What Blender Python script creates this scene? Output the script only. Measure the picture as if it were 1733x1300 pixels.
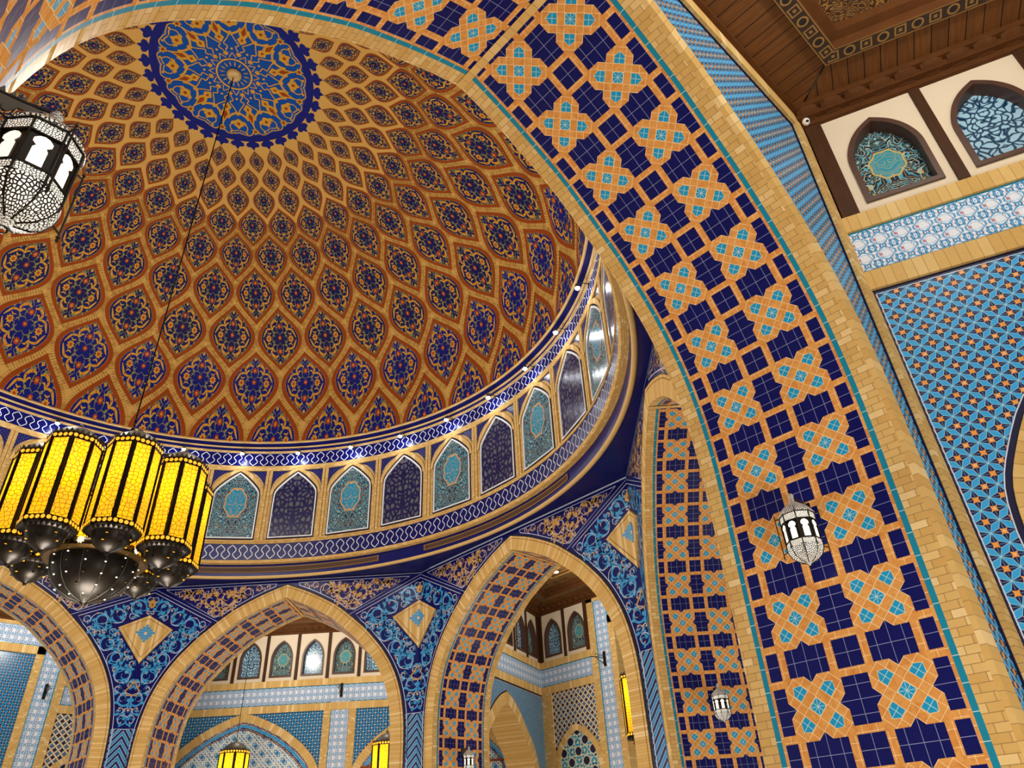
import bpy, math, random
import numpy as np
from mathutils import Matrix, Vector
random.seed(7)
PI = math.pi
SC = bpy.context.scene
COL = SC.collection
for o in list(bpy.data.objects):
    bpy.data.objects.remove(o)

# ------------------------------------------------------------------ camera
ZC = 1.6                                   # eye height; all heights below are given above the eye
F_PX, YAW, PITCH, ROLL = 1221.28, math.radians(45.519), math.radians(33.787), math.radians(-3.137)
CAMX, CAMY = -3.0685, -13.6732
fw = np.array([math.cos(PITCH)*math.cos(YAW), math.cos(PITCH)*math.sin(YAW), math.sin(PITCH)])
rt = np.array([math.sin(YAW), -math.cos(YAW), 0.0]); up = np.cross(rt, fw)
rt, up = rt*math.cos(ROLL)+up*math.sin(ROLL), up*math.cos(ROLL)-rt*math.sin(ROLL)
cam_d = bpy.data.cameras.new('camera'); cam = bpy.data.objects.new('camera', cam_d); COL.objects.link(cam)
cam_d.sensor_width = 36.0; cam_d.lens = F_PX/1733*36.0; cam_d.clip_start = 0.05; cam_d.clip_end = 200
cam.matrix_world = Matrix(((rt[0], up[0], -fw[0], CAMX), (rt[1], up[1], -fw[1], CAMY), (rt[2], up[2], -fw[2], ZC), (0, 0, 0, 1)))
SC.camera = cam

# ------------------------------------------------------------------ world, lights, exposure
SC.view_settings.view_transform = 'Standard'; SC.view_settings.look = 'None'
SC.view_settings.gamma = 1.0; SC.view_settings.use_curve_mapping = False
SC.view_settings.exposure = 0.12
W = bpy.data.worlds.new('world'); SC.world = W; W.use_nodes = True
W.node_tree.nodes['Background'].inputs[0].default_value = (1.0, 0.96, 0.90, 1)
W.node_tree.nodes['Background'].inputs[1].default_value = 0.72

def lamp(name, kind, loc, power, col=(1, .945, .86), radius=.3, rot=None, spot=None):
    l = bpy.data.lights.new(name, kind); l.energy = power; l.color = col
    if kind == 'AREA': l.shape = 'DISK'; l.size = radius*2
    else: l.shadow_soft_size = radius
    if kind == 'SPOT': l.spot_size = spot or 1.6; l.spot_blend = .6
    o = bpy.data.objects.new(name, l); COL.objects.link(o); o.location = loc
    if rot: o.rotation_euler = rot
    return o

APO, THK = 10.0, 1.97                      # octagon apothem and thickness of the arch walls
RAD_C = 0.55                               # half thickness term of the radial walls
T225 = math.tan(math.radians(22.5))
def frame(k):
    an = math.radians(-90+45*k)
    return (math.cos(an), math.sin(an)), (-math.sin(an), math.cos(an))
def SP(k, u, n, z):                        # side k: u lateral, n outwards from the axis, z above the eye
    N, T = frame(k)
    return (N[0]*n+T[0]*u, N[1]*n+T[1]*u, z+ZC)

lamp('hall_fill', 'POINT', (1.9, -1.9, 11.3+ZC), 580, radius=.5)  # added pair of fill lamps under the dome, no fixture belongs to them
lamp('hall_fill', 'POINT', (-1.9, 1.9, 11.3+ZC), 580, radius=.5)
lamp('hall_fill', 'POINT', (0, 0, .4+ZC), 2100, radius=1.2)  # added low fill lamp, brightens walls and arches from below
for k in (0, 1, 2, 3, 4):
    for u_ in (-2.2, 2.2): lamp('bay_fill', 'POINT', SP(k, u_, 14.8, 7.9), 230, radius=.12)  # added fill lamps high in each bay, standing in for ceiling downlights
    lamp('bay_fill', 'POINT', SP(k, 0, 15.0, -1.2), 620 if k == 0 else 400, radius=.6)  # added low fill, simulates shop lighting near the floor

# ------------------------------------------------------------------ colours
def lin(h):
    r, g, b = [int(h[i:i+2], 16)/255 for i in (0, 2, 4)]
    f = lambda c: c/12.92 if c <= .04045 else ((c+.055)/1.055)**2.4
    return (f(r), f(g), f(b), 1.0)

# ------------------------------------------------------------------ node expression helper
class E:
    def __init__(s, m, sock): s.m = m; s.k = sock
    def _b(s, op, o, sw=False):
        return s.m.math(op, o, s) if sw else s.m.math(op, s, o)
    def __add__(s, o): return s._b('ADD', o)
    __radd__ = __add__
    def __sub__(s, o): return s._b('SUBTRACT', o)
    def __rsub__(s, o): return s._b('SUBTRACT', o, True)
    def __mul__(s, o): return s._b('MULTIPLY', o)
    __rmul__ = __mul__
    def __truediv__(s, o): return s._b('DIVIDE', o)
    def __lt__(s, o): return s._b('LESS_THAN', o)
    def __gt__(s, o): return s._b('GREATER_THAN', o)
    def __and__(s, o): return s._b('MINIMUM', o)
    def __or__(s, o): return s._b('MAXIMUM', o)
    def __neg__(s): return s*-1.0
    def no(s): return 1.0-s

class Mat:
    def __init__(s, name):
        s.mt = bpy.data.materials.new(name); s.mt.use_nodes = True; s.nt = s.mt.node_tree
        s.bsdf = s.nt.nodes['Principled BSDF']; s._uv = None
    def node(s, t): return s.nt.nodes.new(t)
    def put(s, inp, v):
        if isinstance(v, E): s.nt.links.new(v.k, inp)
        elif isinstance(v, bpy.types.NodeSocket): s.nt.links.new(v, inp)
        else: inp.default_value = v
    def math(s, op, a, b=None, c=None):
        n = s.node('ShaderNodeMath'); n.operation = op
        s.put(n.inputs[0], a)
        if b is not None: s.put(n.inputs[1], b)
        if c is not None: s.put(n.inputs[2], c)
        return E(s, n.outputs[0])
    def uv(s):
        if not s._uv:
            n = s.node('ShaderNodeUVMap'); n.uv_map = 'UVMap'; q = s.node('ShaderNodeSeparateXYZ')
            s.nt.links.new(n.outputs[0], q.inputs[0]); s._uv = (E(s, q.outputs[0]), E(s, q.outputs[1])); s.uvs = n.outputs[0]
        return s._uv
    def abs(s, a): return s.math('ABSOLUTE', a)
    def floor(s, a): return s.math('FLOOR', a)
    def frac(s, a): return s.math('FRACT', a)
    def mod(s, a, b): return s.math('FLOORED_MODULO', a, b)
    def sin(s, a): return s.math('SINE', a)
    def cos(s, a): return s.math('COSINE', a)
    def sqrt(s, a): return s.math('SQRT', a)
    def mx(s, a, b): return s.math('MAXIMUM', a, b)
    def mn(s, a, b): return s.math('MINIMUM', a, b)
    def vec(s, x, y, z=0.0):
        n = s.node('ShaderNodeCombineXYZ'); s.put(n.inputs[0], x); s.put(n.inputs[1], y); s.put(n.inputs[2], z); return n.outputs[0]
    def rnd(s, x, y):
        n = s.node('ShaderNodeTexWhiteNoise'); n.noise_dimensions = '2D'; s.nt.links.new(s.vec(x, y), n.inputs['Vector']); return E(s, n.outputs['Value'])
    def noise(s, scale, v=None, detail=2.0, dist=0.0):
        n = s.node('ShaderNodeTexNoise'); n.inputs['Scale'].default_value = scale; n.inputs['Detail'].default_value = detail
        n.inputs['Distortion'].default_value = dist
        if v is None:
            g = s.node('ShaderNodeNewGeometry'); v = g.outputs['Position']
        s.nt.links.new(v, n.inputs['Vector']); return E(s, n.outputs[0])
    def voro(s, v, scale, feature='F1', rand=1.0):
        n = s.node('ShaderNodeTexVoronoi'); n.voronoi_dimensions = '2D'; n.feature = feature
        n.inputs['Scale'].default_value = scale; n.inputs['Randomness'].default_value = rand
        s.nt.links.new(v, n.inputs['Vector']); return n
    def mix(s, f, a, b):
        n = s.node('ShaderNodeMix'); n.data_type = 'RGBA'; n.clamp_factor = True
        s.put(n.inputs[0], f); s.put(n.inputs[6], a); s.put(n.inputs[7], b); return n.outputs[2]
    def done(s, col, rough=.5, metal=0.0, spec=.5, emis=None, estr=None, bump=None, bstr=.3, bdist=.01):
        s.put(s.bsdf.inputs['Base Color'], col); s.put(s.bsdf.inputs['Roughness'], rough)
        s.bsdf.inputs['Metallic'].default_value = metal; s.put(s.bsdf.inputs['Specular IOR Level'], spec)
        if emis is not None:
            s.put(s.bsdf.inputs['Emission Color'], emis); s.put(s.bsdf.inputs['Emission Strength'], estr)
        if bump is not None:
            n = s.node('ShaderNodeBump'); n.inputs['Strength'].default_value = bstr; n.inputs['Distance'].default_value = bdist
            s.put(n.inputs['Height'], bump); s.nt.links.new(n.outputs[0], s.bsdf.inputs['Normal'])
        return s.mt

BRICK_A, BRICK_B, BRICK_C, MORTAR = lin('d9b878'), lin('c8a15f'), lin('e8cf9c'), lin('96794a')
ORANGE_A, ORANGE_B, GROUT = lin('d79c55'), lin('c67e3a'), lin('e8cfa4')
NAVY, NAVY_L, TURQ, SKY, WHITE = lin('0e1145'), lin('1b2260'), lin('1b92c2'), lin('2b97d0'), lin('e4e2dc')

def plain(name, col, rough=.5, metal=0.0, nz=0.0, scale=6.0, spec=.5):
    m = Mat(name)
    c = lin(col) if isinstance(col, str) else col
    if nz:
        f = m.noise(scale, detail=4.0)
        d = tuple(x*(1-nz) for x in c[:3])+(1,); l = tuple(min(1, x*(1+nz)) for x in c[:3])+(1,)
        return m.done(m.mix(f, d, l), rough, metal, spec)
    return m.done(c, rough, metal, spec)

def brickcol(m, r, nz=True):
    c = m.mix(r, BRICK_B, BRICK_A)
    c = m.mix((r-.78)*4.0, c, BRICK_C)
    if nz: c = m.mix(m.noise(9.0, detail=4.0)*.3, c, lin('a07c42'))
    return c

def m_brick(name, L, H, swap=False, mort=.006):
    """running bond; L along the first axis"""
    m = Mat(name); u, v = m.uv()
    if swap: u, v = v, u
    row = m.floor(v/H); uu = u/L+m.mod(row, 2.0)*.5
    fu, fv = m.frac(uu), m.frac(v/H)
    mor = (m.mn(fu, 1.0-fu)*L < mort/2) | (m.mn(fv, 1.0-fv)*H < mort/2)
    r = m.rnd(m.floor(uu), row)
    col = m.mix(mor, brickcol(m, r), MORTAR)
    return m.done(col, .8, spec=.06, bump=mor*-1.0, bstr=.4, bdist=.006)

def m_soldier(name, W, mort=.005):
    """narrow bricks standing side by side along u"""
    m = Mat(name); u, v = m.uv()
    fu = m.frac(u/W); mor = m.mn(fu, 1.0-fu)*W < mort/2
    r = m.rnd(m.floor(u/W), 3.0)
    return m.done(m.mix(mor, brickcol(m, r), MORTAR), .8, spec=.06, bump=mor*-1.0, bstr=.4, bdist=.006)

def m_soffit():
    m = Mat('soffit_tile'); s, v = m.uv(); T = .115
    w = m.abs(v-.985)
    xx = m.abs(w/T-3.25)
    yy = m.abs(m.mod((s-1.77-ZC)/T+3.25, 6.5)-3.25)
    dxy = m.abs(xx-yy)
    nA = (yy > 2.22) & ((xx < 1.62) | (xx > 2.25))
    nB = (xx > 2.25) & ((yy < 1.64) | (yy > 2.22))
    nC = (dxy > 1.70) & (m.mx(xx, yy) < 2.26)
    navy = nA | nB | nC
    p, q = (xx+yy)*.70711, dxy*.70711
    tq = (p < .45) | ((p > 1.2) & (q < .46) & ((p+q*.85) < 2.2))
    # grout lines
    def near(a, c, t=.022): return m.abs(a-c) < t
    ln = near(xx, 0.0, .02) | near(xx, 1.0) | near(xx, 3.25) | near(yy, 0.0, .02) | near(yy, 1.0) | near(yy, 3.25)
    tql = near(q, 0.0, .022) | (near(p, 1.62, .022) & (q < .5))
    tcen = (p < .45) & (near(xx, 0.0, .022) | near(yy, 0.0, .022))
    star = (m.mx(xx, yy) < 2.25)
    qo = m.mod(p+.2, .68); q2 = m.mod(q+.12, .64)
    ol_star = (qo < .035) | (q2 < .035)
    ol_str = (m.mod(xx+.4, .62) < .035) | (m.mod(yy+.4, .62) < .035)
    ol = (star & ol_star) | (star.no() & ol_str)
    ru = m.rnd(m.floor((w/T+.4)/.62)+m.floor((p+.2)/.68)*7.0, m.floor((s/T+.4)/.62)+m.floor((q+.12)/.64)*3.0)
    oc = m.mix(ru, ORANGE_A, ORANGE_B)
    oc = m.mix((ru-.7)*2.4, oc, lin('dba863'))
    oc = m.mix((m.noise(11.0, detail=6.0)-.38)*1.3, oc, lin('d8a45e'))
    oc = m.mix((m.noise(23.0, detail=5.0)-.5)*2.0, oc, lin('b56c2c'))
    oc = m.mix(ol, oc, GROUT)
    col = oc
    nc = m.mix(m.noise(5.0)*.5, lin('050a52'), lin('0b1568'))
    col = m.mix(navy, col, m.mix(ln, nc, lin('8086ac')))
    tqe = (p < .48) | ((p > 1.17) & (q < .49) & ((p+q*.85) < 2.24))
    col = m.mix(tqe, col, GROUT)
    col = m.mix(tq, col, m.mix(((q < .022) & (p > .45)) | tql | tcen, TURQ, lin('a9cfd8')))
    field = w < .7475
    edge_l = m.mod(s, .11) < .005
    col = m.mix(field.no(), col, m.mix(edge_l, m.mix(m.rnd(m.floor(s/.11), 5.0), ORANGE_A, ORANGE_B), GROUT))
    teal = (w > .775) & (w < .826)
    tl = m.mod(s, .2) < .006
    col = m.mix(teal, col, m.mix(tl, lin('147f9e'), lin('b7d2cf')))
    bz = w > .826
    H = .068; row = m.floor(s/H); L = .16
    uu = w/L+m.mod(row, 2.0)*.5; fu, fv = m.frac(uu), m.frac(s/H)
    mor = (m.mn(fu, 1.0-fu)*L < .003) | (m.mn(fv, 1.0-fv)*H < .003)
    bc = m.mix(mor, brickcol(m, m.rnd(m.floor(uu), row)), MORTAR)
    col = m.mix(bz, col, bc)
    gl = navy | tq | teal
    return m.done(col, .75-gl*.42, spec=gl*.2)

def m_star(name='star_tile'):
    m = Mat(name); u, v = m.uv(); P = .157
    a = (u+v)*(.70711/P)+.18; b = (u-v)*(.70711/P)+.26
    xx = m.abs(m.frac(a+.5)-.5); yy = m.abs(m.frac(b+.5)-.5)
    mn, mxx = m.mn(xx, yy), m.mx(xx, yy)
    d = mn-mxx*.4142
    blue = d < 0.0
    sx, sy = .5-xx, .5-yy
    so = m.mx(sx, sy)+m.mn(sx, sy)*2.11
    col = m.mix(blue, lin('14154a'), lin('2f9bd8'))
    wl = (m.abs(d) < .016) | (m.abs(sx-sy) < .008)
    col = m.mix(wl, col, lin('8fc6df'))
    col = m.mix(so < .285, col, lin('e0933a'))
    par = m.mod(m.floor(a)+m.floor(b), 2.0)
    col = m.mix((so < .285) & (par > .5) & ((m.abs(sx-sy) < .018) | (m.abs(sx+sy-.0) < .012)), col, GROUT)
    return m.done(col, .42, spec=.25)

def m_band(name='arabesque_band'):
    m = Mat(name); u, v = m.uv(); P = .235
    x, y = u/P, (v-5.895)/P
    n = m.noise(13.0, m.vec(m.abs(m.frac(x)-.5)*P, m.abs(m.frac(y)-.5)*P), 1.0)
    F = m.cos(x*2*PI)+m.cos(y*2*PI)+(n-.5)*3.0
    blue = (m.abs(F) < .26) | (m.abs(F-1.05) < .16) | (F > 1.7) | (m.abs(F+1.0) < .10)
    line = (m.abs(m.abs(F)-.29) < .05) | (m.abs(m.abs(F-1.05)-.19) < .05) | (m.abs(m.frac(x*2.0+m.sin(y*4*PI)*.12)-.5) < .02)
    pk = (m.mx(m.abs(m.frac(x+.25)-.5), m.abs(m.frac(y)-.5)) < .075)
    col = m.mix(blue, lin('d6dce4'), lin('4a9fd2'))
    col = m.mix(line, col, lin('3f5a86'))
    col = m.mix(pk, col, lin('b0727a'))
    return m.done(col, .5, spec=.2)

def m_diag(name, per, c0, c1, cdot, dot=.16, core=.33):
    m = Mat(name); u, v = m.uv()
    a = (u+v)*(.70711/per); b = (u-v)*(.70711/per)
    xx = m.abs(m.frac(a)-.5); yy = m.abs(m.frac(b)-.5)
    col = m.mix(m.mx(xx, yy) < core, c0, c1)
    col = m.mix((m.mn(xx, yy) < .04) & (m.mx(xx, yy) < core), col, c0)
    col = m.mix(((.5-xx)+(.5-yy)) < dot, col, cdot)
    return m.done(col, .3)

def m_cream():
    m = Mat('cream_lattice_tile'); u, v = m.uv(); P = .23
    xx = m.abs(m.frac(u/P)-.5); yy = m.abs(m.frac(v/P)-.5)
    r = m.sqrt(xx*xx+yy*yy); r2 = m.sqrt((.5-xx)*(.5-xx)+(.5-yy)*(.5-yy))
    ln = (m.abs(r-.42) < .055) | (m.abs(r2-.42) < .055) | (r < .05)
    col = m.mix(ln, lin('10143e'), lin('dcc7a0'))
    col = m.mix((r < .26) & (r > .14), col, lin('2f6f9e'))
    return m.done(col, .3)

def m_tymp():
    m = Mat('tympanum_star_tile'); u, v = m.uv(); P = .56
    x, y = u/P, v/P
    def fam(t, o=.25): return m.abs(m.abs(m.frac(t)-.5)-o)
    d = m.mn(m.mn(fam(x), fam(y)), m.mn(fam((x+y)*.5+.25, .25)*1.41, fam((x-y)*.5+.25, .25)*1.41))
    d = m.mn(d, m.mn(m.mn(fam(x*2.0), fam(y*2.0))*.5+.01, fam(x+y, .25)*.7))
    xx = m.abs(m.frac(x)-.5); yy = m.abs(m.frac(y)-.5); r = m.sqrt(xx*xx+yy*yy)
    xo, yo = .5-xx, .5-yy; r2 = m.sqrt(xo*xo+yo*yo)
    col = m.mix(m.frac(m.floor(x*4.0)*.5+m.floor(y*4.0)*.5) > .2, lin('1c5f96'), lin('2a83bd'))
    col = m.mix((r < .13), col, lin('2c9ad0')); col = m.mix(r2 < .07, col, lin('0d1140'))
    col = m.mix((d < .022) | (m.abs(r-.15) < .018), col, lin('dfe0d2'))
    return m.done(col, .3)

def m_deca():
    m = Mat('decagon_tile'); u, v = m.uv(); P = .69
    x, y = u/P, v/.65
    xx = m.abs(m.frac(x)-.5); yy = m.abs(m.frac(y)-.5)
    r = m.sqrt(xx*xx+yy*yy); r2 = m.sqrt((.5-xx)*(.5-xx)+(.5-yy)*(.5-yy)); rr = m.mn(r, r2)
    at = m.math('ARCTAN2', (m.frac(y)-.5), (m.frac(x)-.5)); sc = m.cos(at*12.0)*.012
    q4 = m.mx(m.abs(m.frac(x*5.0)-.5), m.abs(m.frac(y*5.0)-.5)); e4 = m.mx(m.abs(m.frac((x+y)*3.5)-.5), m.abs(m.frac((x-y)*3.5)-.5))
    col = m.mix((q4 < .36) | (e4 < .3), lin('dccfa4'), lin('2492b4'))
    col = m.mix((q4 < .2) & (m.rnd(m.floor(x*5.0), m.floor(y*5.0)) > .75), col, lin('12184c'))
    col = m.mix(m.abs(rr-.235) < .022, col, lin('dccfa4'))
    col = m.mix(rr < .2+sc, col, lin('0c103e'))
    return m.done(col, .3)

def m_arabesque(name, bg, lc, l2, core, gold, half, zc, hz):
    """tile painting: contour scrolls, mirror symmetric about u=0, with a lobed medallion"""
    m = Mat(name); u, v = m.uv(); au = m.abs(u)
    p = m.vec(au, v, 0.0)
    n1 = m.noise(5.5, p, 1.0, .6); n2 = m.noise(3.0, m.vec(au+7.0, v+3.0), 1.0)
    l = m.abs(m.frac(n1*9.0)-.5); l_ = l < .13
    k = m.abs(m.frac(n2*13.0+n1*3.0)-.5) < .09
    col = m.mix(l_, bg, lc); col = m.mix(k, col, l2)
    col = m.mix(m.abs(m.frac(n1*9.0+.5)-.5) < .03, col, gold)
    du, dv = au/half, (v-zc)/hz
    at = m.math('ARCTAN2', dv, du); rr = m.sqrt(du*du+dv*dv)+m.cos(at*8.0)*.05
    inner = m.mix(l < .07, core, gold)
    col = m.mix(rr < 1.0, col, inner); col = m.mix(m.abs(rr-1.0) < .05, col, gold)
    return m.done(col, .22)

def m_leaf(name, bg, fg, scale, w=.12, rough=.25, emis=0.0):
    m = Mat(name); u, v = m.uv(); au = m.abs(u)
    n = m.noise(scale*.5, m.vec(au, v), 1.0)
    vv = m.voro(m.vec(au*1.15+n*.30, v*.85+n*.22), scale, 'DISTANCE_TO_EDGE', 1.0)
    d = E(m, vv.outputs['Distance'])
    col = m.mix(d > w, bg, fg); col = m.mix(m.abs(d-w*.55) < .014, col, m.mix(.5, bg, fg))
    if emis: return m.done(col, .4, spec=.3, emis=fg, estr=(d > w)*emis)
    return m.done(col, rough)

def m_chev():
    m = Mat('chevron_tile'); u, v = m.uv()
    au = 4.142-m.abs(u)
    t = m.mod(v+au*1.25, .21)/.21
    col = m.mix(t < .5, lin('12164c'), lin('2b7fb8'))
    col = m.mix((t < .06) | (m.abs(t-.53) < .03), col, lin('b9cdd8'))
    return m.done(col, .25)

def m_navy(name='navy_glaze', grid=0.0):
    m = Mat(name); u, v = m.uv()
    c = m.mix(m.noise(4.0)*.6, lin('050a50'), lin('0d166c'))
    if grid:
        a, b = m.frac((u+v)/grid), m.frac((u-v)/grid)
        c = m.mix((a < .07) | (b < .07), c, lin('6a6fa0'))
    return m.done(c, .30, spec=.22)

def m_wood(name, W, swap=False, c1='835326', c2='4e2d13', line=True):
    m = Mat(name); u, v = m.uv()
    if swap: u, v = v, u
    cell = m.floor(u/W)
    n = m.noise(3.0, m.vec(u*9.0, v*.8, cell*3.1), 4.0, .4)
    col = m.mix(n, lin(c2), lin(c1)); col = m.mix(m.rnd(cell, 1.0)*.35, col, lin('2e1a0c'))
    if line: col = m.mix(m.mod(u, W) < .012, col, lin('140b05'))
    return m.done(col, .6, spec=.2)

def m_carved():
    m = Mat('carved_wood'); u, v = m.uv()
    n = m.noise(7.0, m.vec(m.abs(m.frac(u/1.1)-.5)*1.1, m.abs(m.frac(v/1.1)-.5)*1.1), 1.0, .5)
    l = m.abs(m.frac(n*11.0)-.5)
    xx = m.frac(u/.55)-.5; yy = m.frac(v/.55)-.5; r = m.sqrt(xx*xx+yy*yy)
    col = m.mix(l < .2, lin('3a2410'), lin('8a6028')); col = m.mix(r < .12, col, lin('1a1010'))
    return m.done(col, .5, bump=l, bstr=.6, bdist=.02)

def m_fret():
    m = Mat('fretwork_border'); u, v = m.uv(); P = .2
    x = m.frac(u/P)-.5; y = (v-.1)/P; par = m.mod(m.floor(u/P), 2.0)
    r = m.sqrt(x*x+y*y); sq = m.mx(m.abs(x), m.abs(y))
    a = (par > .5) & (m.abs(r-.3) < .06); b = (par < .5) & ((m.abs(sq-.3) < .05) | (sq < .1))
    col = m.mix(a | b | (m.abs(y) > .43), lin('2c1a0b'), lin('8d6630')); col = m.mix((par > .5) & (r < .22), col, lin('170e08'))
    return m.done(col, .5)

def m_glass():
    m = Mat('amber_glass'); u, v = m.uv()
    nt = m.nt
    vo = m.voro(m.vec(u, v), 13.0, 'DISTANCE_TO_EDGE', .7)
    d = E(m, vo.outputs['Distance']); ln = d < .045
    tint = m.rnd(m.floor(u*7.0), m.floor(v*7.0))
    c = m.mix(tint, lin('ffd01a'), lin('ffba2e'))
    c = m.mix(ln, c, lin('2a1c00'))
    em = m.node('ShaderNodeEmission'); m.put(em.inputs[0], c); em.inputs[1].default_value = .68
    tr = m.node('ShaderNodeBsdfTranslucent'); m.put(tr.inputs[0], c)
    ad = m.node('ShaderNodeAddShader'); nt.links.new(em.outputs[0], ad.inputs[0]); nt.links.new(tr.outputs[0], ad.inputs[1])
    nt.links.new(ad.outputs[0], nt.nodes['Material Output'].inputs[0])
    return m.mt

def m_emit(name, col, strength):
    m = Mat(name); return m.done(lin(col), .4, emis=lin(col), estr=strength)

def m_pierced(name, scale, thr=.1, glow=1.8, light='fdf6e6'):
    """dark pierced metal over a lit white liner"""
    m = Mat(name); u, v = m.uv()
    vo = m.voro(m.vec(u, v), scale, 'DISTANCE_TO_EDGE', .8); d = E(m, vo.outputs['Distance'])
    hole = d > thr
    col = m.mix(hole, lin('1b1916'), lin('e8e4da'))
    return m.done(col, .4, emis=lin(light), estr=hole*glow)

M = dict(
    run=m_brick('brick_running', .15, .068, swap=True), runh=m_brick('brick_running_level', .15, .068),
    small=m_brick('small_brick', .11, .045), sold=m_soldier('brick_soldier', .055), soldw=m_soldier('brick_soldier_wide', .11),
    soffit=m_soffit(), star=m_star(), band=m_band(), chev=m_chev(), navy=m_navy(), diaper=m_navy('navy_diaper', .11),
    blue=m_diag('blue_lattice_tile', .148, lin('0c1a4a'), lin('3a9ad0'), lin('ead2b4'), .2, .36),
    blue2=m_diag('blue_orange_lattice_tile', .13, lin('0f1c50'), lin('2f93c4'), lin('d9a37c'), .2, .36),
    cream=m_cream(), tymp=m_tymp(), deca=m_deca(),
    white=plain('white_glaze', 'dfe3e8', .25), wline=plain('white_line', 'c3cbe0', .3), wline2=plain('meander_white', 'cfd4dd', .4), teal=plain('teal_glaze', '1486a8', .25),
    skyl=plain('sky_glaze', '3590c8', .28), gold=plain('gold_glaze', 'b98d4a', .4), copper=plain('copper_glaze', '9c5a34', .35),
    dark=plain('dark_navy_line', '0a0a34', .4, spec=.3), beige=plain('beige_moulding', 'c2a268', .5, nz=.12),
    plaster=plain('cream_plaster', 'd6c6ac', .8, nz=.06, scale=2.0), timber=m_wood('dark_timber', .6, line=False, c1='523016', c2='2c190b'),
    plank=m_wood('ceiling_plank', .2), plankv=m_wood('ceiling_plank_cross', .2, swap=True), carved=m_carved(), fret=m_fret(),
    cornice=plain('cornice_wood', '512f14', .7, nz=.3, scale=5, spec=.12), frame_w=plain('window_timber', '4a2f22', .45, nz=.3),
    tan=plain('dome_tan', 'bf9750', .75, nz=.05, scale=1.5, spec=.12), rust=plain('dome_rust', '863c10', .75, spec=.12), dnavy=plain('dome_navy', '10134a', .6, spec=.12),
    dnavyl=plain('dome_bright_navy', '10186a', .6, spec=.12), dgold=plain('dome_gold', 'b98a2c', .6, spec=.12), dtan2=plain('dome_brick_joint', '6f4e20', .8, spec=.12), dtan3=plain('dome_brick_dark', '9a7236', .8, spec=.12),
    dred=plain('dome_red', 'a03e1a', .6, spec=.12), dgrey=plain('dome_olive', '7f7a4a', .7, spec=.12), rosb=plain('rosette_blue', '06418f', .55, spec=.12), dpink=plain('dome_bead', 'd2402f', .5, spec=.12),
    metal=plain('blackened_metal', '25211d', .35, .8, nz=.3), bronze=plain('bronze_rim', '5a4422', .35, .9, nz=.2), dull=plain('dull_metal', '4b473e', .5, .5, nz=.2),
    zinc=plain('grey_dome_metal', '6f6a60', .45, .5, nz=.15),
    glass=m_glass(), metal2=plain('cable_black', '100e0c', .9, spec=.05), bulb=m_emit('spot_bulb', 'ffffff', 60.0), whitelit=m_emit('lantern_pane_lit', 'fff4e2', .85), amberlit=m_emit('amber_cutout', 'ffb930', .9),
    pierce=m_pierced('pierced_metal', 85.0, .15, .75), pierce2=m_pierced('pierced_bowl', 62.0, .20, .7), piercet=m_pierced('pierced_cap', 60.0, .2, .12),
    grille=plain('brown_grille', '4d3d31', .6, nz=.1), plastic=plain('white_plastic', 'e8e6e0', .3), black=plain('black_lens', '080808', .1),
    floor=plain('stone_floor', 'b9a68a', .4, nz=.1, scale=1.0), gborder=plain('gold_border', '9c7a3c', .5),
    tqart=m_arabesque('turquoise_tile_painting', lin('0d1a3c'), lin('3f8fa6'), lin('7fb0b8'), lin('1487ac'), lin('c9985a'), .33, 10.25, .50),
    leaf=m_leaf('navy_leaf_tile', lin('0c1048'), lin('5a5c66'), 6.0, .24),
    winart=m_arabesque('clerestory_tile_painting', lin('131f36'), lin('4f99aa'), lin('9fb9b0'), lin('2f8fa0'), lin('c9a955'), .2, 7.28, .24),
    winleaf=m_leaf('clerestory_leaf_glass', lin('0b2f52'), lin('9cc4d8'), 11.0, .16, .2),
)

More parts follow.
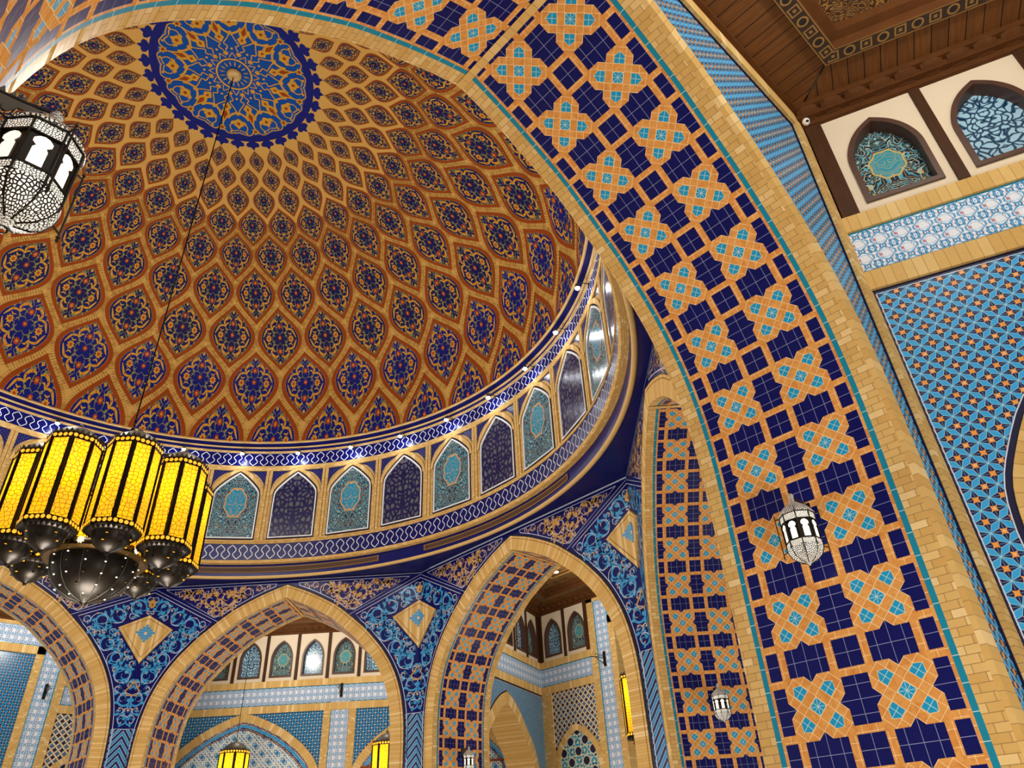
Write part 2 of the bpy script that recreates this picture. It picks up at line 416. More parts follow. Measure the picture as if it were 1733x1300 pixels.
# ------------------------------------------------------------------ mesh helper
class MB:
    def __init__(s): s.V = []; s.F = []; s.I = []; s.UV = []; s.mats = []
    def mi(s, m):
        if m not in s.mats: s.mats.append(m)
        return s.mats.index(m)
    def poly(s, pts, m, uv=None):
        b = len(s.V); s.V.extend(tuple(p) for p in pts); s.F.append(tuple(range(b, b+len(pts)))); s.I.append(s.mi(m))
        s.UV.extend(uv if uv is not None else [(p[0], p[2]) for p in pts])
    def grid(s, P, m, UV=None, flip=False):
        nr, nc = len(P), len(P[0]); b = len(s.V); i_ = s.mi(m)
        for r in P: s.V.extend(tuple(p) for p in r)
        for i in range(nr-1):
            for j in range(nc-1):
                q = [(i, j), (i, j+1), (i+1, j+1), (i+1, j)]
                if flip: q.reverse()
                s.F.append(tuple(b+a*nc+c for a, c in q)); s.I.append(i_)
                s.UV.extend(UV[a][c] if UV else (0, 0) for a, c in q)
    def box(s, c, d, m, R=None, uvs=1.0):
        c = Vector(c); x, y, z = d[0]/2, d[1]/2, d[2]/2
        cs = [Vector((sx*x, sy*y, sz*z)) for sx in (-1, 1) for sy in (-1, 1) for sz in (-1, 1)]
        if R is not None: cs = [R @ v for v in cs]
        cs = [v+c for v in cs]
        for f in ((0, 1, 3, 2), (4, 6, 7, 5), (0, 4, 5, 1), (2, 3, 7, 6), (0, 2, 6, 4), (1, 5, 7, 3)):
            s.poly([cs[i] for i in f], m)
    def prism(s, base, dvec, m, mside=None):
        """extrude a closed 3D outline along dvec"""
        t = [(p[0]+dvec[0], p[1]+dvec[1], p[2]+dvec[2]) for p in base]
        s.poly(base, m); s.poly(list(reversed(t)), m); n = len(base)
        for i in range(n):
            j = (i+1) % n; s.poly([base[j], base[i], t[i], t[j]], mside or m)
    def lathe(s, prof, m, n=24, c=(0, 0, 0), a0=0.0, a1=2*PI, us=1.0):
        P = []; UV = []; L = [0]
        for i in range(1, len(prof)): L.append(L[-1]+math.hypot(prof[i][0]-prof[i-1][0], prof[i][1]-prof[i-1][1]))
        rm = max(p[0] for p in prof) or 1
        for i, (r, z) in enumerate(prof):
            P.append([(c[0]+r*math.cos(a0+(a1-a0)*j/n), c[1]+r*math.sin(a0+(a1-a0)*j/n), c[2]+z) for j in range(n+1)])
            UV.append([((a0+(a1-a0)*j/n)*rm*us, L[i]*us) for j in range(n+1)])
        s.grid(P, m, UV)
    def tube(s, pts, r, m, n=8):
        pts = [Vector(p) for p in pts]; P = []
        for i, p in enumerate(pts):
            d = (pts[min(i+1, len(pts)-1)]-pts[max(i-1, 0)]).normalized()
            a = d.orthogonal().normalized(); b = d.cross(a)
            rr = r[i] if isinstance(r, (list, tuple)) else r
            P.append([p+(a*math.cos(2*PI*j/n)+b*math.sin(2*PI*j/n))*rr for j in range(n+1)])
        s.grid(P, m, [[(j*.1, i*.1) for j in range(n+1)] for i in range(len(P))])
    def build(s, name, parent=None, smooth=False, merge=False):
        me = bpy.data.meshes.new(name); me.from_pydata(s.V, [], s.F)
        for m in s.mats: me.materials.append(m)
        me.polygons.foreach_set('material_index', s.I)
        ul = me.uv_layers.new(name='UVMap'); ul.data.foreach_set('uv', np.array(s.UV, dtype=np.float32).ravel())
        if smooth: me.polygons.foreach_set('use_smooth', [True]*len(s.F))
        me.update()
        if merge:
            import bmesh
            b = bmesh.new(); b.from_mesh(me); bmesh.ops.remove_doubles(b, verts=b.verts, dist=1e-4); b.to_mesh(me); b.free()
        o = bpy.data.objects.new(name, me); COL.objects.link(o)
        if parent: o.parent = parent
        return o

def tag(o, label, cat, group=None, kind=None):
    o['label'] = label; o['category'] = cat
    if group: o['group'] = group
    if kind: o['kind'] = kind
    return o
def empty(name, loc=(0, 0, 0), rz=0.0):
    o = bpy.data.objects.new(name, None); COL.objects.link(o); o.location = loc; o.rotation_euler = (0, 0, rz); o.empty_display_size = .2; return o
def copy_tree(o, parent=None):
    c = o.copy(); COL.objects.link(c)
    if parent: c.parent = parent
    for ch in list(o.children): copy_tree(ch, c)
    return c
def struct(o, label, cat='wall'): return tag(o, label, cat, kind='structure')

def ribbon2(pts, w):
    """closed strip of quads around a 2D polyline; w may be a list (tapering)"""
    n = len(pts); L, R = [], []
    for i in range(n):
        a = pts[max(i-1, 0)]; b = pts[min(i+1, n-1)]
        dx, dy = b[0]-a[0], b[1]-a[1]; l = math.hypot(dx, dy) or 1; nx, ny = -dy/l, dx/l
        ww = (w[i] if isinstance(w, list) else w)/2
        L.append((pts[i][0]+nx*ww, pts[i][1]+ny*ww)); R.append((pts[i][0]-nx*ww, pts[i][1]-ny*ww))
    return [[L[i], L[i+1], R[i+1], R[i]] for i in range(n-1)]

# ------------------------------------------------------------------ arch profile of the octagon (u, z above the eye)
HALF = [(0, 7.21), (.33, 7.09), (.66, 6.95), (1.0, 6.78), (1.38, 6.57), (1.7, 6.33), (1.98, 6.10), (2.26, 5.86), (2.52, 5.58), (2.74, 5.32),
        (2.93, 5.04), (3.08, 4.76), (3.2, 4.47), (3.29, 4.15), (3.355, 3.8), (3.39, 3.45), (3.405, 3.05), (3.41, 2.6)]
def offset(half, d):
    out = []
    for i, (u, z) in enumerate(half):
        a = half[max(i-1, 0)]; b = half[min(i+1, len(half)-1)]
        du, dz = b[0]-a[0], b[1]-a[1]; l = math.hypot(du, dz); nx, nz = -dz/l, du/l
        out.append((u+nx*d, z+nz*d))
    if half[0][0] == 0:
        a, b = out[0], out[1]; t = a[0]/(b[0]-a[0]) if b[0] != a[0] else 0
        out[0] = (0.0, a[1]-(b[1]-a[1])*t)
    return out
def full(half, zb):
    """whole outline left foot -> apex -> right foot"""
    r = half+[(half[-1][0], zb)]
    return [(-u, z) for u, z in reversed(r)]+r[1:]
def lens(pts):
    L = [0.0]
    for i in range(1, len(pts)): L.append(L[-1]+math.hypot(pts[i][0]-pts[i-1][0], pts[i][1]-pts[i-1][1]))
    return L
ZB = -ZC                                     # floor level above the eye
EXT = offset(HALF, .37)
def refine(h, n=3):
    out = []
    for i in range(len(h)-1):
        for j in range(n):
            t = j/n; out.append((h[i][0]*(1-t)+h[i+1][0]*t, h[i][1]*(1-t)+h[i+1][1]*t))
    return out+[h[-1]]
def smooth_half(h):                          # Catmull-Rom
    P = [(-h[1][0], h[1][1])]+h+[(h[-1][0], h[-1][1]-.3)]; out = []
    P[0] = (2*h[0][0]-h[1][0], 2*h[0][1]-h[1][1])
    for i in range(1, len(P)-2):
        for j in range(3):
            t = j/3; c = []
            for d in (0, 1):
                a, b, e, f = P[i-1][d], P[i][d], P[i+1][d], P[i+2][d]
                c.append(.5*(2*b+(e-a)*t+(2*a-5*b+4*e-f)*t*t+(3*b-a-3*e+f)*t**3))
            out.append(tuple(c))
    return out+[h[-1]]
HALF = smooth_half(HALF); EXT = offset(HALF, .37)

def cut_wall(mb, place, half, umax, ztop, m, zb, regions=None, n_=0):
    """flat wall |u|<umax, zb..ztop with the arch opening `half` left out; place(u,z)->xyz"""
    h = [p for p in half]+[(half[-1][0], zb)]
    for sg in (-1, 1):
        for i in range(len(h)-1):
            (u0, z0), (u1, z1) = h[i], h[i+1]
            q = [(sg*u0, z0), (sg*umax, z0), (sg*umax, z1), (sg*u1, z1)]
            if sg < 0: q.reverse()
            mb.poly([place(*p) for p in q], m, q)
        q = [(0, half[0][1]), (0, ztop), (sg*umax, ztop), (sg*umax, half[0][1])]
        if sg < 0: q.reverse()
        mb.poly([place(*p) for p in q], m, q)

def ring(mb, place, inner, outer, m, zb):
    """voussoir ring between two half outlines"""
    a, b = full(inner, zb), full(outer, zb); L = lens(a)
    mb.grid([[place(*a[i]), place(*b[i])] for i in range(len(a))], m, [[(L[i], 0), (L[i], .37)] for i in range(len(a))])

# ------------------------------------------------------------------ scroll ornament
def spiral(cx, cy, r, a0, turns, sg=1, w=.05, n=26):
    pts, ws = [], []
    for i in range(n+1):
        t = i/n; rr = r*(1-.78*t); a = a0+sg*turns*2*PI*t
        pts.append((cx+rr*math.cos(a), cy+rr*math.sin(a))); ws.append(w*(1-.55*t))
    return pts, ws
def leafp(x, y, a, l, w):
    """pointed lobed leaf outline"""
    o = [(0, 0), (.25, .42), (.45, .30), (.62, .5), (.75, .22), (1, 0), (.75, -.22), (.62, -.5), (.45, -.30), (.25, -.42)]
    c, s = math.cos(a), math.sin(a)
    return [(x+c*p*l-s*q*w, y+s*p*l+c*q*w) for p, q in o]
def disc(x, y, r, n=8, star=0.0):
    k = n*2 if star else n
    return [(x+(r if i % 2 == 0 or not star else r*star)*math.cos(2*PI*i/k+.3), y+(r if i % 2 == 0 or not star else r*star)*math.sin(2*PI*i/k+.3)) for i in range(k)]
def scrollwork(spirals, stems, line, m_main, m_fl, m_dot, rnd, fl=.035):
    """list of (polygon, material, layer)"""
    out = []
    for (x, y, r, a0, sg) in spirals:
        p, w = spiral(x, y, r, math.radians(a0), 1.2, sg, r*(.30 if fl > .033 else .17)); w = [q*(.25+.75*abs(math.sin(3.3*i/len(w)+.2))) for i, q in enumerate(w)]
        out += [(q, m_main, 1) for q in ribbon2(p, w)]
        e = p[-1]; out.append((leafp(e[0]-r*.25, e[1], rnd.uniform(0, 6), r*.75, r*.55), m_main, 2))
        for k in range(3):
            i = 4+k*6; a = math.atan2(p[i][1]-y, p[i][0]-x); g_ = 1.0 if fl > .033 else .6
            out.append((leafp(p[i][0], p[i][1], a+sg*1.0, r*.6*g_, r*.35*g_), m_main, 2))
        p2, w2 = spiral(x, y, r*1.1, math.radians(a0+60), .8, -sg, .016)
        out += [(q, line, 3) for q in ribbon2(p2, w2)]
        for k in range(3):
            i = 6+k*8; s = rnd.choice((.6, .8, 1))
            out.append((disc(p2[i][0], p2[i][1], fl*s, 6, .6), m_fl, 4)); out.append((disc(p2[i][0], p2[i][1], fl*.4*s), m_dot, 5))
    for st in stems:
        n = len(st); sm = []
        for i in range(n-1):
            for j in range(6):
                t = j/6; a, b = st[i], st[i+1]; pa = st[max(i-1, 0)]; pb = st[min(i+2, n-1)]
                c = []
                for d in (0, 1):
                    c.append(.5*(2*a[d]+(b[d]-pa[d])*t+(2*pa[d]-5*a[d]+4*b[d]-pb[d])*t*t+(3*a[d]-pa[d]-3*b[d]+pb[d])*t**3))
                sm.append(tuple(c))
        sm.append(st[-1])
        out += [(q, m_main, 1) for q in ribbon2(sm, .028)]
        for i in range(3, len(sm)-2, 5):
            a = math.atan2(sm[i+1][1]-sm[i][1], sm[i+1][0]-sm[i][0])
            out.append((leafp(sm[i][0], sm[i][1], a+(.8 if i % 2 else -.8), .16, .09), m_main, 2))
    return out
def area_ccw(p):
    return sum(p[i][0]*p[(i+1) % len(p)][1]-p[(i+1) % len(p)][0]*p[i][1] for i in range(len(p)))

# ------------------------------------------------------------------ octagon walls (built once facing the camera, then turned)
CU = APO*T225                                # 4.142: lateral position of the octagon corner
def P0(u, n, z): return (u, -n, z+ZC)
def inner(off=0.0): return lambda u, z: P0(u, APO-off, z)
def outerp(off=0.0): return lambda u, z: P0(u, APO+THK+off, z)

def add_polys(mb, polys, place_off, fix=lambda x, y: (x, y), step=.0025, base=.004):
    for q, m, lay in polys:
        pl = place_off(base+step*lay); mb.poly([pl(*fix(x, y)) for x, y in q], m, q)

def octagon_wall():
    rnd = random.Random(5)
    # spandrel and jamb face towards the hall
    mb = MB()
    pl = inner()
    H = EXT
    h = H+[(H[-1][0], ZB)]
    for sg in (-1, 1):
        for i in range(len(h)-1):
            (u0, z0), (u1, z1) = h[i], h[i+1]
            segs = [(z0, u0, z1, u1)]
            if z0 > 3.72 > z1: um = u0+(u1-u0)*(z0-3.72)/(z0-z1); segs = [(z0, u0, 3.72, um), (3.72, um, z1, u1)]
            for (a, b, c, d) in segs:
                m = M['chev'] if a <= 3.7201 else M['navy']
                q = [(sg*b, a), (sg*CU, a), (sg*CU, c), (sg*d, c)]
                if sg > 0: q.reverse()
                mb.poly([pl(*p) for p in q], m, q)
        q = [(0, H[0][1]), (0, 7.77), (sg*CU, 7.77), (sg*CU, H[0][1])]
        if sg > 0: q.reverse()
        mb.poly([pl(*p) for p in q], M['navy'], q)
    # facade towards the outer bay
    cut_wall(mb, outerp(), EXT and offset(HALF, .2), 4.42, 8.6, M['star'], ZB)
    w = mb.build('wall')
    # soffit
    mb = MB(); pts = full(HALF, ZB); L = lens(pts); mid = L[len(L)//2]
    n1, n2 = APO-.03, APO+THK
    vs = [0, THK/2, THK]
    rows, uvs = [], []
    for i, p in enumerate(pts):
        s = L[i] if L[i] <= mid else 2*mid-L[i]
        rows.append([P0(p[0], n1+(n2-n1)*v/THK, p[1]) for v in vs]); uvs.append([(s, v) for v in vs])
    mb.grid(rows, M['soffit'], uvs)
    so = mb.build('arch_soffit', w)
    # brick rib on the ridge line
    mb = MB(); a = HALF[1]
    mb.poly([P0(-.045, n1, 7.18), P0(.045, n1, 7.18), P0(.045, n2, 7.18), P0(-.045, n2, 7.18)], M['soldw'], [(0, 0), (0, .1), (2, .1), (2, 0)])
    mb.build('ridge_bricks', w)
    # voussoir rings
    mb = MB(); a, b = full(HALF, ZB), full(EXT, ZB); L = lens(a)
    mb.grid([[P0(a[i][0], APO-.03, a[i][1]), P0(b[i][0], APO-.03, b[i][1]), P0(b[i][0], APO+.02, b[i][1])] for i in range(len(a))], M['sold'], [[(L[i], 0), (L[i], .37), (L[i], .4)] for i in range(len(a))])
    # thin dark joint near the outer edge of the ring
    g1, g2 = full(offset(HALF, .30), ZB), full(offset(HALF, .312), ZB)
    mb.grid([[P0(g1[i][0], APO-.034, g1[i][1]), P0(g2[i][0], APO-.034, g2[i][1])] for i in range(len(g1))], M['dtan2'])
    mb.build('arch_ring', w)
    E2 = offset(HALF, .26); b = full(E2, ZB)
    mb = MB(); n3 = APO+THK+.05
    mb.grid([[P0(a[i][0], n2, a[i][1]), P0(a[i][0]*1.0, n3, a[i][1]), P0(b[i][0], n3, b[i][1]), P0(b[i][0], n2-.02, b[i][1])] for i in range(len(a))], M['soldw'], [[(L[i], 0), (L[i], .05), (L[i], .3), (L[i], .35)] for i in range(len(a))])
    mb.build('outer_arch_ring', w)
    # brick frame round the facade field
    mb = MB(); yo = APO+THK
    for sg in (-1, 1):
        mb.box((sg*4.28, -(yo+.02), ZC+3.28), (.25, .08, 9.74), M['runh'])
        mb.box((sg*4.145, -(yo+.005), ZC+3.28), (.018, .03, 9.74), M['dark'])
    mb.box((0, -(yo+.02), ZC+8.33), (8.8, .08, .35), M['soldw'])
    mb.box((0, -(yo+.005), ZC+8.148), (8.3, .03, .018), M['dark'])
    fr = mb.build('facade_brick_frame', w)
    for p in (fr,):
        me = p.data; ul = me.uv_layers[0].data
        for poly in me.polygons:
            for li in poly.loop_indices:
                v = me.vertices[me.loops[li].vertex_index].co; ul[li].uv = (v.x, v.z)
    # scroll tiles
    eo_ = offset(HALF, .50)
    def ext_u(z):
        for i in range(len(eo_)-1):
            if eo_[i][1] >= z >= eo_[i+1][1]:
                t = (eo_[i][1]-z)/(eo_[i][1]-eo_[i+1][1]+1e-9); return eo_[i][0]*(1-t)+eo_[i+1][0]*t
        return eo_[-1][0] if z < 3.8 else 0.0
    def dseg(p, a, b):
        vx, vy = b[0]-a[0], b[1]-a[1]; t = max(0, min(1, ((p[0]-a[0])*vx+(p[1]-a[1])*vy)/(vx*vx+vy*vy)))
        return math.hypot(p[0]-a[0]-t*vx, p[1]-a[1]-t*vy)
    top_k = [(0, 7.58), (1.95, 6.56)]
    def clear_k(c, z):                       # free radius inside the blue kite, c measured from the corner
        if z < 3.78 or z > 7.5 or c < .02: return 0
        if z > top_k[0][1]-c*(1.02/1.95)-.03: return 0
        u = CU-c
        if u < ext_u(z)+.02: return 0
        d = min(dseg((c, z), *top_k), z-3.74, c+.02)
        d = min(d, min(math.hypot(u-p[0], z-p[1]) for p in eo_))
        in_d = c < .81 and 6.9-c*(.48/.81) > z > 5.49+c*(.93/.81)
        if in_d: return 0
        d = min(d, dseg((c, z), (0, 6.93), (.86, 6.42)), dseg((c, z), (.86, 6.42), (0, 5.44)))
        return d
    def clear_g(c, z):
        if z > 7.63 or z < 6.6: return 0
        if z < 7.62-(c-.40)*(.93/1.68): return 0
        u = CU-c
        if u < .4 or u < ext_u(z)+.0: return 0
        d = min(7.64-z, dseg((c, z), (.40, 7.64), (2.05, 6.70)))
        return min(d, min(math.hypot(u-p[0], z-p[1]) for p in eo_))
    def pack(fn, x0, x1, z0, z1, rmax, rmin, n=9000):
        out = []
        for lim in (.8, .55, .35, .2):
            for _ in range(n//4):
                x, z = rnd.uniform(x0, x1), rnd.uniform(z0, z1)
                r = min(fn(x, z), rmax)
                if r < rmin or r < rmax*lim: continue
                for o in out:
                    r = min(r, math.hypot(x-o[0], z-o[1])-o[2]*.92)
                    if r < max(rmin, rmax*lim): break
                else: out.append((x, z, r*1.02, rnd.uniform(0, 360), rnd.choice((-1, 1))))
        return out
    def links(sp, k=1.35):
        st = []
        for i, a in enumerate(sp):
            for b in sp[i+1:]:
                d = math.hypot(a[0]-b[0], a[1]-b[1])
                if d < (a[2]+b[2])*k and d > .08:
                    mx_, my_ = (a[0]+b[0])/2, (a[1]+b[1])/2; nx, ny = -(b[1]-a[1])/d, (b[0]-a[0])/d
                    st.append([(a[0]+nx*a[2]*.9, a[1]+ny*a[2]*.9), (mx_+nx*.02, my_+ny*.02), (b[0]-nx*b[2]*.9, b[1]-ny*b[2]*.9)])
        return st
    spk = pack(clear_k, 0, 2.1, 3.75, 7.5, .27, .06); spg = pack(clear_g, .4, 3.9, 6.6, 7.64, .27, .05)
    lk, lg = links(spk, 1.12), links(spg, 1.12)
    sc = scrollwork(spk, [l for i, l in enumerate(lk) if i % 2 == 0], M['wline'], M['skyl'], M['copper'], M['white'], rnd, .036)
    gsc = scrollwork(spg, [l for i, l in enumerate(lg) if i % 2 == 0], M['wline'], M['gold'], M['copper'], M['white'], rnd, .03)
    gold_mark = [(leafp(.0, 7.1, PI/2, .32, .3), M['gold'], 6), (disc(0, 7.22, .035), M['dark'], 7)] + [(q, M['gold'], 4) for q in ribbon2([(.0, 5.02), (.1, 4.85), (.2, 4.72), (.14, 4.6), (.0, 4.62)], .04)]
    mbk, mbg, mbl = MB(), MB(), MB()
    def mirror(sg, f): return lambda x, y: (sg*f(x), y)
    for sg in (-1, 1):
        add_polys(mbk, [q for q in sc+gold_mark if min(p[0] for p in q[0]) > -.3], inner, lambda x, y, sg=sg: (sg*(CU-max(x, 0)), y))
        add_polys(mbg, gsc, inner, lambda x, y, sg=sg: (sg*(CU-x if False else x-0.0), y) if False else (sg*(CU-x), y))
        # white border lines
        def line(pts, w=.016, m='wline', lay=2):
            add_polys(mbl, [(q, M[m], lay) for q in ribbon2(pts, w)], inner, lambda x, y, sg=sg: (sg*x, y))
        eo = [p for p in offset(HALF, .47)]; lower = [p for p in eo if p[1] < 6.45]
        line([(CU, 7.60), (2.2, 6.58)]+lower+[(lower[-1][0], 3.72), (CU, 3.72)])
        upper = [p for p in eo if p[1] > 6.74]
        line([(.35, 7.66), (3.80, 7.66), (2.13, 6.72)]+list(reversed(upper))[0:-2]+[(.35, 7.66)])
        line([(0, 7.745), (CU, 7.745)], .012); line([(CU, 7.70), (2.0, 6.585)], .010)
        line([p for p in full(offset(HALF, .405), ZB) if p[0] >= 0], .05, 'dark', 1)
        line([(3.88, 3.70), (3.88, ZB)], .016)
    mbk.build('scroll_tiles', w); mbg.build('gold_scroll_tiles', w); mbl.build('border_lines', w)
    # brick kite with the stepped turquoise cross, half on each side of the corner
    for sg in (-1, 1):
        mb = MB(); pr = inner(.05); pb = inner(0.0)
        kite = [(CU, 6.90), (3.33, 6.42), (CU, 5.49)]
        t = [pr(sg*x, y) for x, y in kite]; b0 = [pb(sg*x, y) for x, y in kite]
        mb.poly(t if sg < 0 else t[::-1], M['kite'] if 'kite' in M else M['sold'], [(x, y) for x, y in (kite if sg < 0 else kite[::-1])])
        for i in (0, 1): mb.poly([t[i], t[i+1], b0[i+1], b0[i]], M['runh'])
        add_polys(mb, [(q, M['dtan2'], 21) for q in ribbon2([(CU, 6.80), (3.44, 6.41), (CU, 5.64)], .014)], inner, lambda x, y, sg=sg: (sg*x, y))
        k = mb.build('brick_kite', w)
        mb = MB()
        for i, hw in enumerate((.06, .14, .22, .3, .22, .14, .06)):
            z = 6.09+i*.075; c0 = .06 if i == 3 else 0.0
            q = [(CU-c0, z), (CU-hw, z), (CU-hw, z+.066), (CU-c0, z+.066)]
            mb.poly([inner(.056)(sg*x, y) for x, y in q], M['skyl'], q)
        mb.build('stepped_cross', k)
    return w

SIDES = ['wall_south', 'wall_southeast', 'wall_east', 'wall_northeast', 'wall_north', 'wall_northwest', 'wall_west', 'wall_southwest']
SLAB = ['huge near pointed arch wall the viewer looks through, tiled with orange stars on navy under the brick edge', 'steep narrow looking arch wall just left of the near arch, with the soffit tiles seen side on',
        'arch wall right of the middle blue corner, opening on the carved timber ceiling', 'arch wall in the lower middle, opening on a row of five small windows', 'arch wall at the lower left corner below the yellow chandelier',
        'arch wall out of view at the left', 'arch wall out of view behind the left jamb', 'arch wall out of view beside the near arch']
w0 = octagon_wall(); w0.name = SIDES[0]
struct(w0, SLAB[0])
for k in range(1, 8):
    c = copy_tree(w0); c.name = SIDES[k]; c.rotation_euler = (0, 0, math.radians(45*k)); struct(c, SLAB[k])

# ------------------------------------------------------------------ flat ledge between octagon and drum, drum wall
def arc(r, z, a0=0.0, a1=2*PI, n=256): return [(r*math.cos(a0+(a1-a0)*i/n), r*math.sin(a0+(a1-a0)*i/n), z+ZC) for i in range(n+1)]
mb = MB(); n = 256; oc = []
for i in range(n+1):
    t = 2*PI*i/n; d = (t+PI/8) % (PI/4)-PI/8; r = (APO+.02)/math.cos(d); oc.append((r*math.cos(t), r*math.sin(t), 7.79+ZC))
rr = arc(9.76, 7.79)
mb.grid([rr, oc], M['navy'], [[(p[0], p[1]) for p in rr], [(p[0], p[1]) for p in oc]])
struct(mb.build('trim_1'), 'flat navy soffit between the arch walls and the round drum', 'ceiling')

def band(mb, prof, m, us=9.6, n=256):
    L = [0]
    for i in range(1, len(prof)): L.append(L[-1]+math.hypot(prof[i][0]-prof[i-1][0], prof[i][1]-prof[i-1][1]))
    L = [l+prof[0][1] for l in L]
    mb.grid([arc(r, z, n=n) for r, z in prof], m, [[(2*PI*i/n*us, l) for i in range(n+1)] for l in L])
drum = MB()
band(drum, [(9.70, 7.83), (9.70, 8.19)], M['navy'])
band(drum, [(9.70, 8.19), (9.54, 8.19), (9.50, 8.23), (9.50, 8.27), (9.53, 8.28)], M['small'])
band(drum, [(9.53, 8.28), (9.53, 8.80)], M['navy'])
band(drum, [(9.53, 8.80), (9.50, 8.80), (9.50, 8.83), (9.62, 8.83)], M['small'])
band(drum, [(9.62, 8.83), (9.62, 11.56)], M['small'])
band(drum, [(9.62, 11.56), (9.62, 12.06)], M['navy'])
band(drum, [(9.61, 12.06), (9.57, 12.07), (9.57, 12.12), (9.61, 12.13)], M['small'])
band(drum, [(9.60, 12.13), (9.60, 12.30), (9.38, 12.33)], M['navy'])
dw = struct(drum.build('wall_drum', smooth=False), 'round drum wall with navy friezes and arched tile panels under the dome')
for m_ in (1,):
    mb = MB(); band(mb, [(9.80, 7.79), (9.78, 7.76), (9.72, 7.755), (9.69, 7.79), (9.69, 7.83)], M['beige']); mb.build('lower_moulding', dw, True)
    mb = MB(); band(mb, [(9.60, 12.235), (9.55, 12.24), (9.54, 12.27), (9.60, 12.28)], M['gborder_'] if 'gborder_' in M else M['beige']); mb.build('cornice_moulding', dw, True)
    mb = MB(); band(mb, [(9.42, 12.33), (9.36, 12.31), (9.33, 12.34), (9.36, 12.37)], M['beige']); mb.build('dome_foot_moulding', dw, True)
# white meander on the two friezes
def cyl(R, az, z): a = math.radians(az); return (R*math.cos(a), R*math.sin(a), z+ZC)
def meander(z0, z1, R, name):
    mb = MB(); per = 360/176; half = []
    hf = [(0, 1), (.06, .90), (.15, .82), (.20, .72), (.21, .66), (.29, .62), (.32, .52), (.37, .36), (.34, .17), (.25, 0), (.16, -.17), (.13, -.36), (.18, -.52), (.21, -.62), (.29, -.66), (.30, -.72), (.35, -.82), (.44, -.90)]
    path = []
    for i in range(176):
        path += [((i+x)*per, y) for x, y in hf]+[((i+.5+x)*per, -y) for x, y in hf]
    path.append((path[0][0]+360, path[0][1]))
    zm, hh = (z0+z1)/2, (z1-z0)/2*.9
    pts = [(a*math.pi/180*R, zm+y*hh) for a, y in path]
    for q in ribbon2(pts, .023):
        mb.poly([cyl(R-.006, x/R*180/PI, z) for x, z in q], M['wline2'], q)
    mb.build(name, dw)
meander(8.29, 8.79, 9.53, 'lower_meander'); meander(11.58, 12.05, 9.62, 'upper_meander')

# pilasters, spandrels: one bay mesh turned 32 times inside the wall
def bay_mesh():
    mb = MB(); R = 9.62
    def B(a, z, d=0.0): return cyl(R-d, a, z)
    # flat brick pilaster halves with a groove between bays
    for sg in (-1, 1):
        for (a0, a1, d) in ((5.55, 5.05, .05),):
            a0 *= sg; a1 *= sg
            mb.poly([B(a0, 8.83, d), B(a1, 8.83, d), B(a1, 11.40, d), B(a0, 11.40, d)], M['small'], [(a0*.168, 8.83), (a1*.168, 8.83), (a1*.168, 11.4), (a0*.168, 11.4)])
            mb.poly([B(a0, 8.83, d), B(a0, 11.40, d), B(a0, 11.4, 0), B(a0, 8.83, 0)], M['small']); mb.poly([B(a1, 8.83, d), B(a1, 11.40, d), B(a1, 11.4, 0), B(a1, 8.83, 0)], M['small'])
        # spandrel
        ex = [(4.95, 10.72), (4.72, 10.92), (4.1, 11.1), (3.1, 11.26), (1.9, 11.36), (1.6, 11.38)]
        for i in range(len(ex)-1):
            (a0, z0), (a1, z1) = ex[i], ex[i+1]
            q = [(sg*5.0, z0), (sg*a0, z0), (sg*a1, z1), (sg*5.0, z1)]
            mb.poly([B(a, z, .012) for a, z in q], M['diaper'], [(a*.168, z) for a, z in q])
    return mb
# top bar
bar = MB(); band(bar, [(9.62, 11.385), (9.57, 11.385), (9.57, 11.56), (9.62, 11.56)], M['small']); bar.build('brick_top_rail', dw)
bar = MB(); band(bar, [(9.62, 8.83), (9.57, 8.83), (9.57, 8.95), (9.62, 8.95)], M['small']); bar.build('brick_bottom_rail', dw)
bm_ = bay_mesh(); b0 = bm_.build('bay_pilasters', dw)
for i in range(1, 32):
    c = b0.copy(); COL.objects.link(c); c.parent = dw; c.rotation_euler = (0, 0, math.radians(11.25*i))

